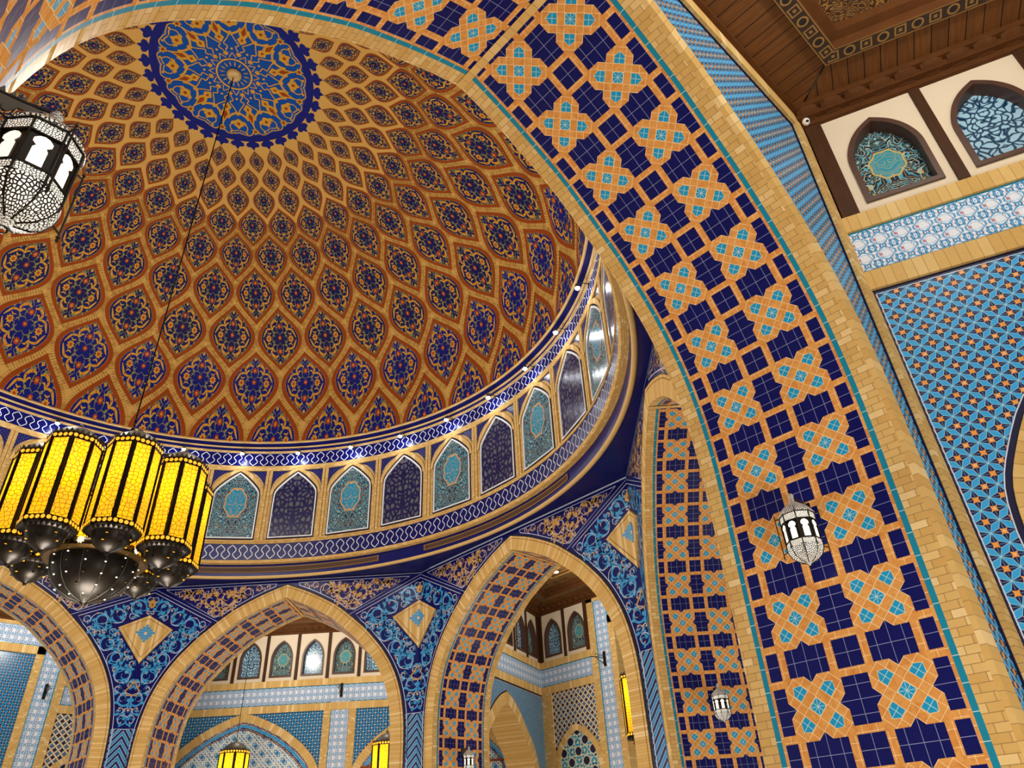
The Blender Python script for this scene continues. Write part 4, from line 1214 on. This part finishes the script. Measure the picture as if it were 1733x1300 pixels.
def far_wall_portal(k):
    mb, md, mt, mc, mr = MB(), MB(), MB(), MB(), MB(); HW = 6.75
    for sg in (-1, 1):
        def b2(a, b): return sorted((sg*a, sg*b))
        q = [(sg*4.1, ZB), (sg*6.3, ZB), (sg*6.3, 5.33), (sg*4.1, 5.33)]; mb.poly([lpt(a, 0, b) for a, b in q], M['cream'], q)
        prof = smooth_half([(0, 4.14), (.4, 3.96), (.78, 3.64), (1.02, 3.28), (1.12, 2.9), (1.15, 2.5)])
        small_arch(mb, mr, sg*5.17, prof, .2, 0, M['deca'], ZB)
        bx(mb, *b2(3.83, 4.12), -.05, .05, ZB, 8.24, M['runh']); bx(mb, *b2(6.25, HW), -.05, .05, ZB, 5.31, M['runh'])
        x0, x1 = b2(3.2, 3.83); q = [(x0, ZB), (x1, ZB), (x1, 8.1), (x0, 8.1)]; md.poly([lpt(a, -.008, b) for a, b in q], M['band'], q)
        for x in (3.215, 3.815): bx(md, *b2(x-.015, x+.015), -.015, 0, ZB, 8.1, M['teal'])
        bx(mb, *b2(2.93, 3.2), -.05, .7, ZB, 7.45, M['runh'])
        x0, x1 = b2(4.12, HW)
        stack(mb, md, x0, x1, 0, -1)
        cs = [4.76, 5.99] if sg > 0 else [-5.99, -4.76]
        clerestory(mb, mt, cs, 0, -1, x0, x1, 1.23)
    q = [(-3.83, 7.47), (3.83, 7.47), (3.83, 8.1), (-3.83, 8.1)]; md.poly([lpt(a, -.009, b) for a, b in q], M['band'], q)
    bx(md, -3.2, 3.2, -.015, 0, 7.455, 7.485, M['teal']); bx(md, -3.8, 3.8, -.015, 0, 8.09, 8.12, M['teal'])
    bx(mb, -3.2, 3.2, -.05, .7, 7.18, 7.455, M['soldw']); bx(mb, -4.12, 4.12, -.05, .05, 8.1, 8.3, M['soldw'])
    bx(mb, -3.85, 3.85, .02, .3, 7.45, 8.3, M['cornice'])
    q = [(-3, ZB), (3, ZB), (3, 7.2), (-3, 7.2)]; mb.poly([lpt(a, .6 if k == 2 else .05, b) for a, b in q], M['blue2'], q)
    cornice(mc, -HW, HW, 0, -1); 
    for sg in (-1, 1): bx(mb, *sorted((sg*3.2, sg*HW)), .25, .3, ZB, 8.6, M['cornice'])
    w = mb.build('wall'); md.build('tile_frieze', w); mt.build('timber_posts', w); mc.build('cornice', w); mr.build('arch_ring', w)
    return w, [-5.99, -4.76, 4.76, 5.99]
def place_far(o, k):
    N, T = frame(k); o.location = (N[0]*FAR, N[1]*FAR, 0); o.rotation_euler = (0, 0, math.radians(45*k-180))
FLAB = {1: 'far wall out of view behind the steep arch', 2: 'far wall behind the right hand arch with a tiled portal frame and decagon tiles', 3: 'far wall behind the middle arch with white and blue frieze and wide blind arches',
        4: 'far wall behind the lower left arch with a tall blue lattice panel'}
for k in (1, 2, 3, 4):
    w, xs = far_wall_two() if k % 2 else far_wall_portal(k)
    w.name = 'wall_bay' if k == 1 else 'wall_bay.%03d' % (k-1); struct(w, FLAB[k]); place_far(w, k)
    if k == 1: continue
    N, T = frame(k)
    for i, x in enumerate(xs):
        if k == 4 and x < 0: continue
        kind = (i+1) % 2 if k == 3 else (1 if abs(x) < 5 else 0)
        side = 'left' if x < 0 else 'right'
        put_window(kind, (N[0]*FAR-T[0]*x, N[1]*FAR-T[1]*x, 0), math.radians(45*k-180),
                   '%s window %s, %s' % ('painted tile' if kind else 'blue leaf patterned', {2: 'in the right hand arch, right of the corner', 3: 'in the row behind the middle arch', 4: 'behind the lower left arch'}[k], '%s from the left end of the row' % ORD[i]))

def ceiling(k):
    mb, mf, mm, mc = MB(), MB(), MB(), MB(); Z = 8.5
    def corners(d):
        n0, n1 = APO+THK+d, FAR-d; f = lambda n: T225*n-RAD_C-d/math.cos(PI/8)
        return [(-f(n0), n0), (f(n0), n0), (f(n1), n1), (-f(n1), n1)]
    def ringq(mb_, d0, z0, d1, z1, m, sc=1.0, wrap=True):
        A, B_ = corners(d0), corners(d1)
        for i in range(4):
            a, b, c, d = A[i], A[(i+1) % 4], B_[(i+1) % 4], B_[i]
            e = (b[0]-a[0], b[1]-a[1]); l = math.hypot(*e); e = (e[0]/l, e[1]/l); nn = (-e[1], e[0])
            uvf = lambda p: (((p[0]-a[0])*e[0]+(p[1]-a[1])*e[1]), ((p[0]-a[0])*nn[0]+(p[1]-a[1])*nn[1]))
            mb_.poly([P0(a[0], a[1], z0), P0(b[0], b[1], z0), P0(c[0], c[1], z1), P0(d[0], d[1], z1)], m, [uvf(a), uvf(b), (uvf(c)[0], uvf(c)[1]), (uvf(d)[0], uvf(d)[1])])
    ringq(mb, -.1, Z, .72, Z, M['plank'])
    A, B_ = corners(.02), corners(.7)
    for a, b in zip(A, B_): 
        for q in ribbon2([a, b], .025): mb.poly([P0(x, y, Z-.004) for x, y in q], M['black'])
    def fret(d0, d1, z):
        A, B_ = corners(d0), corners(d1)
        for i in range(4):
            a, b, c, d = A[i], A[(i+1) % 4], B_[(i+1) % 4], B_[i]; e = (b[0]-a[0], b[1]-a[1]); l = math.hypot(*e); e = (e[0]/l, e[1]/l)
            uvf = lambda p: ((p[0]-a[0])*e[0]+(p[1]-a[1])*e[1])
            mf.poly([P0(a[0], a[1], z), P0(b[0], b[1], z), P0(c[0], c[1], z), P0(d[0], d[1], z)], M['fret'], [(uvf(a), 0), (uvf(b), 0), (uvf(c), .2), (uvf(d), .2)])
    fret(.70, .90, Z-.035)
    ringq(mm, .70, Z-.035, .70, Z, M['cornice']); ringq(mm, .90, Z-.035, .90, Z+.12, M['cornice']); ringq(mm, .90, Z+.12, 1.02, Z+.14, M['cornice']); ringq(mm, 1.02, Z+.14, 1.02, Z+.28, M['cornice'])
    ringq(mb, 1.02, Z+.28, 1.75, Z+.28, M['carved'])
    ringq(mm, 1.70, Z+.25, 1.80, Z+.25, M['gborder']); ringq(mm, 1.80, Z+.25, 1.84, Z+.31, M['cornice']); ringq(mm, 1.95, Z+.28, 2.0, Z+.28, M['gborder'])
    c = corners(1.75); mb.poly([P0(p[0], p[1], Z+.3) for p in c], M['carved'], c)
    # plank run fix: planks stand square to the wall so the cross direction is u already
    w = mb.build('ceiling'); mf.build('fret_border', w); mm.build('mouldings', w)
    # beam along the facade
    bx(mc, -4.4, 4.4, -(APO+THK+.12), -(APO+THK-.02), 8.42, 8.52, M['cornice']); mc.build('facade_beam', w)
    w.rotation_euler = (0, 0, math.radians(45*k))
    return w
for k in (0, 2, 3, 4, 1):
    c = ceiling(k) if k == 0 else copy_tree(c0_)
    if k == 0: c0_ = c
    c.name = 'ceiling_bay' if k == 0 else 'ceiling_bay.%03d' % k; c.rotation_euler = (0, 0, math.radians(45*k))
    struct(c, {0: 'near coffered timber ceiling with planks, carved panel and fret border at the top right', 2: 'small dark coffered ceiling seen through the right hand arch', 3: 'dark ceiling edge seen through the middle arch',
               4: 'dark ceiling edge seen through the lower left arch', 1: 'timber ceiling out of view behind the steep arch'}[k], 'ceiling')
mb = MB(); mb.poly([(-26, -26, 0), (26, -26, 0), (26, 26, 0), (-26, 26, 0)], M['floor'], [(-26, -26), (26, -26), (26, 26), (-26, 26)])
struct(mb.build('floor'), 'pale stone floor far below the frame', 'floor')

# ------------------------------------------------------------------ eight sided amber lantern (used in the cluster and singly)
def octp(r, a0=PI/8): return [(r*math.cos(a0+i*PI/4), r*math.sin(a0+i*PI/4)) for i in range(8)]
def amber_lantern(zb, zt, r=.44, rot=0.0, root=None, name='lantern', bowl_r=.30):
    """zb..zt glass range above the eye, axis at the local origin"""
    fr, gl, cap, bowl = MB(), MB(), MB(), MB(); cu = fr
    oc = octp(r, PI/8+rot); oi = octp(r-.012, PI/8+rot)
    for i in range(8):
        a, b = oc[i], oc[(i+1) % 8]; ai, bi = oi[i], oi[(i+1) % 8]
        e = ((b[0]-a[0]), (b[1]-a[1])); l = math.hypot(*e); e = (e[0]/l, e[1]/l)
        mw = .045
        for (p, q) in ((0, mw), (l-mw, l)):
            fr.poly([lpt(a[0]+e[0]*p, a[1]+e[1]*p, zb), lpt(a[0]+e[0]*q, a[1]+e[1]*q, zb), lpt(a[0]+e[0]*q, a[1]+e[1]*q, zt), lpt(a[0]+e[0]*p, a[1]+e[1]*p, zt)], M['metal'])
        fr.tube([lpt(a[0], a[1], zb-.05), lpt(a[0], a[1], zt+.05)], .016, M['metal'], 6)
        for (z0, z1) in ((zb-.13, zb), (zt, zt+.12)):
            fr.poly([lpt(a[0], a[1], z0), lpt(b[0], b[1], z0), lpt(b[0], b[1], z1), lpt(a[0], a[1], z1)], M['metal'])
        # zigzag crest and scalloped skirt
        n = 4; k1 = 1.06
        for j in range(n):
            p0, p1, pm = l*j/n, l*(j+1)/n, l*(j+.5)/n
            fr.poly([lpt(a[0]+e[0]*p0, a[1]+e[1]*p0, zt+.11), lpt(a[0]+e[0]*p1, a[1]+e[1]*p1, zt+.11), lpt((a[0]+e[0]*pm)*k1, (a[1]+e[1]*pm)*k1, zt+.175)], M['dull'])
            fr.poly([lpt(a[0]+e[0]*p0, a[1]+e[1]*p0, zb-.12), lpt(a[0]+e[0]*p1, a[1]+e[1]*p1, zb-.12), lpt((a[0]+e[0]*pm)*.9, (a[1]+e[1]*pm)*.9, zb-.19)], M['metal'])
        nx, ny = e[1], -e[0]
        for zc in (zb-.05, zt+.055):
            for j in range(4):
                s = l*(j+.5)/4
                q = disc(s, zc, .036, 8, .88)
                cu.poly([lpt(a[0]+e[0]*x+nx*.004, a[1]+e[1]*x+ny*.004, z) for x, z in q], M['amberlit'])
        gl.poly([lpt(ai[0], ai[1], zb), lpt(bi[0], bi[1], zb), lpt(bi[0], bi[1], zt), lpt(ai[0], ai[1], zt)], M['glass'], [(i*.31, zb), (i*.31+l, zb), (i*.31+l, zt), (i*.31, zt)])
    o = fr.build(name, root)
    gl.build('glass_panes', o)
    cap.lathe([(.40, zt+.08), (.38, zt+.14), (.32, zt+.24), (.2, zt+.33), (.05, zt+.38), (.03, zt+.42), (.045, zt+.44), (.02, zt+.47), (.001, zt+.48)], M['zinc'], 24, (0, 0, ZC))
    cap.build('domed_cap', o, True)
    bz = zb-.12
    bowl.lathe([(r*.97, bz), (bowl_r+.02, bz-.02), (bowl_r, bz-.04), (bowl_r*.96, bz-.12), (bowl_r*.78, bz-.21), (bowl_r*.48, bz-.28), (.05, bz-.32), (.03, bz-.34), (.03, bz-.36), (.001, bz-.38)], M['metal'], 24, (0, 0, ZC))
    st = bowl
    for rr, zz, n in ((.965, -.1, 8), (.82, -.2, 6)):
        for j in range(n):
            t = 2*PI*(j+.3)/n; c = (bowl_r*rr*math.cos(t)*1.01, bowl_r*rr*math.sin(t)*1.01, bz+zz+ZC)
            st.lathe([(.016, -.008), (.02, 0), (.001, .008)], M['amberlit'] if j % 2 else M['bronze'], 8, c)
    bowl.build('bottom_bowl', o, True)
    return o

# ---- the cluster chandelier on the axis of the dome
ch = empty('chandelier', (0, 0, 4.0+ZC))
tag(ch, 'huge cluster chandelier of eight amber glass lanterns round a dark bowl, hanging from the dome', 'chandelier')
def rel(o, par): o.parent = par; o.location = Vector(o.location)-Vector((0, 0, 4.0+ZC)); return o
first = amber_lantern(4.93, 6.30, name='lantern'); first.parent = ch
for i in range(8):
    L_ = first if i == 0 else copy_tree(first, ch)
    a = math.radians(38+45*i); L_.location = (1.25*math.cos(a), 1.25*math.sin(a), -(4.0+ZC)); L_.rotation_euler = (0, 0, a+math.radians(10))
mb = MB(); mb.lathe([(.60, 4.95), (.70, 4.86), (.72, 4.80), (.70, 4.78), (.69, 4.74), (.685, 4.62), (.65, 4.46), (.56, 4.29), (.42, 4.16), (.24, 4.07), (.08, 4.03), (.05, 4.0), (.03, 3.97), (.001, 3.95)], M['metal'], 40, (0, 0, ZC))
for j in range(12):
    t = 2*PI*j/12; P = [((r+.006)*math.cos(t), (r+.006)*math.sin(t), z+ZC) for r, z in ((.69, 4.74), (.685, 4.62), (.65, 4.46), (.56, 4.29), (.42, 4.16), (.24, 4.07), (.08, 4.03))]
    mb.tube(P, .008, M['dull'], 6)
for (r, z, n) in ((.692, 4.68, 14), (.672, 4.54, 14), (.60, 4.36, 14), (.48, 4.20, 10), (.30, 4.095, 8)):
    for j in range(n):
        t = 2*PI*(j+.5)/n; mb.lathe([(.001, -.014), (.014, -.008), (.018, 0), (.012, .008), (.001, .012)], M['whitelit'] if (j+int(r*100)) % 3 else M['bronze'], 8, (r*math.cos(t), r*math.sin(t), z+ZC))
rel(mb.build('central_bowl', None, True), ch)
mb = MB(); mb.lathe([(.001, 7.42), (.05, 7.38), (.06, 7.2), (.10, 7.1), (.08, 6.9), (.08, 5.0), (.3, 4.95), (.62, 4.92)], M['metal'], 16, (0, 0, ZC))
for i in range(8):
    a = math.radians(38+45*i); c, s = math.cos(a), math.sin(a)
    mb.tube([(c*.5, s*.5, 4.9+ZC), (c*.85, s*.85, 4.86+ZC)], .035, M['metal'], 8); mb.tube([(c*.06, s*.06, 6.9+ZC), (c*.5, s*.5, 6.75+ZC), (c*1.2, s*1.2, 6.72+ZC)], .02, M['metal'], 8)
    mb.tube([(c*.62, s*.62, 4.95+ZC), (c*.66, s*.66, 4.70+ZC)], .05, M['bronze'], 8)
    mb.tube([(c*1.25, s*1.25, 6.7+ZC), (c*1.25, s*1.25, 6.76+ZC)], .02, M['metal'], 6)
mb.lathe([(.62, 4.72), (.80, 4.70), (.84, 4.74), (.62, 4.76)], M['bronze'], 32, (0, 0, ZC))
for j in range(10):
    a = 2*PI*(j+.5)/10; q = disc(0, 4.84, .07, 8, .7)
    mb.poly([(math.cos(a)*.76-math.sin(a)*x, math.sin(a)*.76+math.cos(a)*x, z+ZC) for x, z in q], M['whitelit'])
rel(mb.build('hub_frame', None), ch)
mb = MB(); mb.tube([(0, 0, 7.4+ZC), (0, 0, 19.05+ZC)], .014, M['metal2'], 6)
for z, r in ((7.42, .035), (7.5, .03), (7.62, .02), (7.74, .025)): mb.lathe([(.001, -r), (r, 0), (.001, r)], M['dull'], 8, (0, 0, z+ZC))
rel(mb.build('cable', None), ch)
mb = MB(); mb.lathe([(.20, 19.03), (.19, 18.97), (.12, 18.93), (.04, 18.92), (.001, 18.86)], M['beige'], 24, (0, 0, ZC)); rel(mb.build('ceiling_rose', None, True), ch)
for i in range(8):
    a = math.radians(38+45*i)
    lamp('lantern_bulb', 'POINT', (1.25*math.cos(a), 1.25*math.sin(a), 5.95+ZC), 7, (1, .85, .5), .05)

# ---- single pendant lanterns in the bays behind the arches
def pendant(k, u, n, zt, label):
    r = empty('pendant_lantern', SP(k, u, n, zt-1.8)); tag(r, label, 'hanging lantern', 'amber lanterns in the bays')
    L_ = amber_lantern(zt-1.4, zt, r=.47, name='lantern_body'); L_.parent = r; L_.location = (0, 0, -(zt-1.8+ZC))
    mb = MB(); mb.tube([(0, 0, zt+.46+ZC), (0, 0, 8.75+ZC)], .01, M['black'], 6); c = mb.build('cable', r); c.location = (0, 0, -(zt-1.8+ZC))
    N, T = frame(k); lamp('lantern_bulb', 'POINT', SP(k, u, n, zt-.4), 15, (1, .8, .4), .05)
pendant(3, 2.52, 14.3, 3.50, 'amber lantern on a long cable, near the middle of the lower middle arch')
pendant(3, -2.50, 14.3, 3.50, 'amber lantern cut off by the right side of the middle arch, beside the tiled pier')
pendant(2, 0.0, 14.7, 4.35, 'amber lantern seen as a thin yellow strip inside the right hand arch')

# ---- white lit wall lanterns on the arch jambs
def wall_lantern():
    """lamp axis at the origin, wall in the +X direction at .31; heights around 2.41 above the eye"""
    r = empty('wall_lantern')
    body, bnd, bn2, bowl, cap, arm, rods = MB(), MB(), MB(), MB(), MB(), MB(), MB(); pan = body
    R = .150; oc = octp(R)
    za, zb_, zc_, zd = -.17, -.115, .065, .135          # lower band, pane range, upper band
    for i in range(8):
        a, b = oc[i], oc[(i+1) % 8]; e = (b[0]-a[0], b[1]-a[1]); l = math.hypot(*e); e = (e[0]/l, e[1]/l); nx, ny = e[1], -e[0]
        def W_(x, z, d=0.0): return (a[0]+e[0]*x+nx*d, a[1]+e[1]*x+ny*d, z)
        body.poly([W_(0, zb_), W_(l, zb_), W_(l, zc_), W_(0, zc_)], M['metal'])
        bnd.poly([W_(0, za), W_(l, za), W_(l, zb_), W_(0, zb_)], M['pierce'], [(i*.12, za), (i*.12+l, za), (i*.12+l, zb_), (i*.12, zb_)])
        bn2.poly([W_(0, zc_), W_(l, zc_), W_(l, zd), W_(0, zd)], M['pierce'], [(i*.12, zc_), (i*.12+l, zc_), (i*.12+l, zd), (i*.12, zd)])
        k = [(.26, -.105), (.74, -.105), (.74, -.02), (.66, -.005), (.80, .01), (.80, .03), (.66, .048), (.5, .054), (.34, .048), (.20, .03), (.20, .01), (.34, -.005), (.26, -.02)]
        pan.poly([W_(x*l, z, .003) for x, z in k], M['whitelit'])
        for z in (za, zb_, zc_, zd): rods.tube([W_(0, z, .004), W_(l, z, .004)], .0055, M['metal'], 5)
        rods.tube([(a[0]*1.02, a[1]*1.02, za), (a[0]*1.02, a[1]*1.02, zd)], .006, M['metal'], 5)
        if i % 2 == 0:
            rods.tube([(a[0]*1.28, a[1]*1.28, za-.045), (a[0]*1.28, a[1]*1.28, zd+.01)], .005, M['metal'], 5)
            for z in (za-.03, zd): rods.tube([(a[0], a[1], z+(.02 if z < 0 else 0)), (a[0]*1.28, a[1]*1.28, z)], .005, M['metal'], 5)
            rods.lathe([(.001, -.03), (.008, -.015), (.004, -.008), (.010, 0), (.001, .01)], M['metal'], 6, (a[0]*1.28, a[1]*1.28, za-.05)); rods.lathe([(.001, -.01), (.009, 0), (.003, .01), (.001, .03)], M['metal'], 6, (a[0]*1.28, a[1]*1.28, zd+.02))
    b = body.build('lantern_body', r)
    bnd.build('lower_pierced_band', b); bn2.build('upper_pierced_band', b); rods.build('corner_rods', r)
    bowl.lathe([(.152, za), (.148, za-.03), (.125, za-.075), (.085, za-.11), (.04, za-.13), (.012, za-.137), (.010, za-.155), (.001, za-.16)], M['pierce2'], 24); bo = bowl.build('pierced_bowl', r, True)
    mb = MB(); mb.tube([(.018*math.cos(t), 0, za-.178+.018*math.sin(t)) for t in np.linspace(0, 2*PI, 13)], .004, M['metal'], 6)
    for i in range(8): t = PI/8+i*PI/4; mb.tube([(x*math.cos(t), x*math.sin(t), z) for x, z in ((.153, za), (.15, za-.03), (.127, za-.076), (.087, za-.112), (.03, za-.136))], .004, M['metal'], 5)
    mb.build('bowl_ribs', bo)
    cap.lathe([(.156, zd), (.160, zd+.010), (.140, zd+.04), (.105, zd+.08), (.055, zd+.115), (.022, zd+.14), (.020, zd+.19), (.028, zd+.20), (.015, zd+.22), (.001, zd+.225)], M['piercet'], 24); cap.build('pierced_cap', r, True)
    zt = zd+.19
    arm.tube([(.0, 0, zt+.02), (.12, 0, zt-.005), (.31, 0, zt-.02)], .009, M['metal'], 8)
    arm.tube([(-.012+.018*math.cos(t), 0, zt+.045+.018*math.sin(t)) for t in np.linspace(-1.5, 3.6, 12)], .004, M['metal'], 6)
    pl_ = [(.05, zt-.005), (.31, zt-.02), (.31, zt-.17), (.27, zt-.13), (.24, zt-.15), (.2, zt-.09), (.16, zt-.1), (.13, zt-.05), (.09, zt-.055)]
    arm.poly([(x, .004, z) for x, z in pl_], M['dull']); arm.poly([(x, -.004, z) for x, z in pl_], M['dull'])
    for i in range(len(pl_)): p, q = pl_[i], pl_[(i+1) % len(pl_)]; arm.poly([(p[0], .004, p[1]), (q[0], .004, q[1]), (q[0], -.004, q[1]), (p[0], -.004, p[1])], M['metal'])
    for i in range(6): x = .07+i*.04; arm.poly([(x, .003, zt-.003), (x+.03, .003, zt-.005), (x+.012, .003, zt+.035)], M['dull'])
    arm.box((.305, 0, zt-.09), (.012, .05, .22), M['metal'])
    arm.build('bracket_arm', r)
    return r
wl0 = wall_lantern(); first_l = True
for k, sg, z, label in ((0, -1, 2.44, 'large white lit pierced lantern at the upper left edge, on the near arch jamb'), (0, 1, 2.41, 'white lit pierced lantern over the orange and navy tiles at the lower right'),
                        (1, 1, 2.41, 'small white lit lantern low between the two columns of star tiles'), (2, 1, 2.44, 'small white lit lantern at the bottom edge on the jamb of the right hand arch')):
    o = wl0 if first_l else copy_tree(wl0); first_l = False
    u = sg*3.10; o.location = SP(k, u, 11.0, z); N, T = frame(k)
    o.rotation_euler = (0, 0, math.atan2(T[1]*sg, T[0]*sg)); tag(o, label, 'lantern', 'white wall lanterns on the arch jambs')
    lamp('lantern_glow', 'POINT', SP(k, sg*3.10, 10.99, z-.27), 3.0, (1, .93, .8), .06)

# ---- spotlights on short arms round the drum
def spot():
    r = empty('spotlight'); mb = MB()
    mb.lathe([(.001, .07), (.05, .065), (.055, .0), (.06, -.04)], M['dull'], 12); h = mb.build('housing', r, True)
    mb = MB(); mb.lathe([(.058, -.03), (.062, -.05), (.045, -.08), (.001, -.095)], M['bulb'], 12); mb.build('bulb', r, True)
    mb = MB(); mb.tube([(.0, 0, .06), (.03, 0, .12), (.10, 0, .14), (.30, 0, .12)], .012, M['dull'], 6); mb.box((.30, 0, .12), (.02, .09, .09), M['dull']); mb.build('arm', r)
    return r
sp0 = spot(); fs = True
for i in range(10, -6, -1):
    az = 11.25*i; o = sp0 if fs else copy_tree(sp0); fs = False
    p = cyl(9.31, az, 11.93); o.location = p; o.rotation_euler = (0, 0, math.radians(az))
    if i == 8: lb = 'spotlight on the drum cornice above the left part of the chandelier'
    elif i > 5: lb = 'spotlight on the drum cornice, %s' % {6: 'behind the cap of the rightmost amber lantern', 7: 'behind the caps of the middle amber lanterns', 9: 'just past the left edge', 10: 'well past the left edge'}[i]
    else: lb = 'bright spotlight below the dome, %s counted rightwards from the chandelier' % ORD[min(5-i, 9)]
    if i < -4: lb = 'spotlight below the dome hidden behind the near arch'
    tag(o, lb, 'spotlight', 'spotlights ringed under the dome')
    a = math.radians(az)
    lamp('spot_glow', 'POINT', (9.25*math.cos(a), 9.25*math.sin(a), 11.83+ZC), 12, (.86, .93, 1), .04)

# ---- long brown air grilles in the fascia of the drum
def grille():
    mb = MB(); n = 24
    A = [(-17.7+35.4*i/n) for i in range(n+1)]
    mb.grid([[cyl(9.685, a, 7.945) for a in A], [cyl(9.685, a, 8.09) for a in A]], M['grille']); g = mb.build('air_grille')
    mb = MB()
    for z0, z1 in ((7.935, 7.95), (8.085, 8.10)): mb.grid([[cyl(9.69, a, z0) for a in A], [cyl(9.675, a, z0) for a in A], [cyl(9.675, a, z1) for a in A], [cyl(9.69, a, z1) for a in A]], M['dtan3'])
    for s in (-17.7, 17.7): mb.grid([[cyl(9.676, s-.08, 7.935), cyl(9.676, s+.08, 7.935)], [cyl(9.676, s-.08, 8.10), cyl(9.676, s+.08, 8.10)]], M['dtan3'])
    mb.build('frame', g)
    mb = MB()
    for z in (7.975, 8.0, 8.025, 8.05): mb.grid([[cyl(9.682, a, z) for a in A], [cyl(9.677, a, z+.006) for a in A]], M['cornice'])
    mb.build('slats', g); return g
g0 = grille()
for i, (c, lb) in enumerate(((1, 'long brown air grille in the navy fascia above the middle arch'), (0, 'long brown air grille in the navy fascia curving above the right hand arch'), (2, 'brown air grille in the fascia hidden behind the chandelier'))):
    o = g0 if i == 0 else copy_tree(g0); o.rotation_euler = (0, 0, math.radians(45*c)); tag(o, lb, 'air vent', 'air grilles under the drum')

# ---- small fittings
p = radial_xf(0, .11, -HT-.09)
r = empty('security_camera', (p[0], p[1], 8.27+ZC)); tag(r, 'small white dome security camera in the corner under the near timber ceiling', 'security camera')
mb = MB(); mb.lathe([(.001, .05), (.04, .045), (.05, .02), (.05, 0), (.045, -.02), (.03, -.045), (.001, -.052)], M['plastic'], 20); mb.build('housing', r, True)
mb = MB(); mb.lathe([(.001, -.010), (.015, -.008), (.022, 0), (.02, .01)], M['black'], 14, (-.0, -.0, 0)); lo = mb.build('lens', r, True); lo.location = (-.03, -.025, -.035)
p = SP(2, 3.06, 15.0, 8.49)
r = empty('downlight', p); tag(r, 'small round white downlight in the dark ceiling seen through the right hand arch', 'ceiling light')
mb = MB(); mb.lathe([(.10, .0), (.10, -.02), (.085, -.025)], M['plastic'], 20); mb.build('rim', r, True)
mb = MB(); mb.lathe([(.085, -.02), (.001, -.022)], M['bulb'], 20); mb.build('lens', r)
def wall_bracket(loc, rz, label):
    r = empty('wall_bracket', loc, rz); tag(r, label, 'bracket', 'empty iron brackets on the tiled friezes')
    mb = MB(); mb.box((0, -.02, 0), (.10, .03, .5), M['metal']); mb.build('back_plate', r)
    mb = MB(); mb.tube([(0, -.02, .0), (0, -.4, .02), (0, -.75, -.02)], .014, M['metal'], 8)
    mb.tube([(0, -.03, -.2), (0, -.25, -.12), (0, -.5, 0)], .012, M['metal'], 8)
    for i in range(4):
        c = (-.12-i*.12, .09); rr = .07-.008*i
        mb.tube([(0, c[0]+rr*math.cos(t)*(1-t/9), c[1]+rr*math.sin(t)*(1-t/9)) for t in np.linspace(0, 6.5, 16)], .008, M['dull'], 6)
    mb.build('scroll_arm', r)
for k, u, z, lb in ((3, .0, 6.0, 'iron bracket at the middle of the frieze seen through the middle arch'), (2, 3.52, 6.0, 'ornate iron bracket sticking out of the frieze in the right hand arch'), (4, -3.55, 5.97, 'iron bracket on the tiled strip behind the lower left arch')):
    wall_bracket(SP(k, u, FAR-.02, z), math.radians(45*k-180), lb)
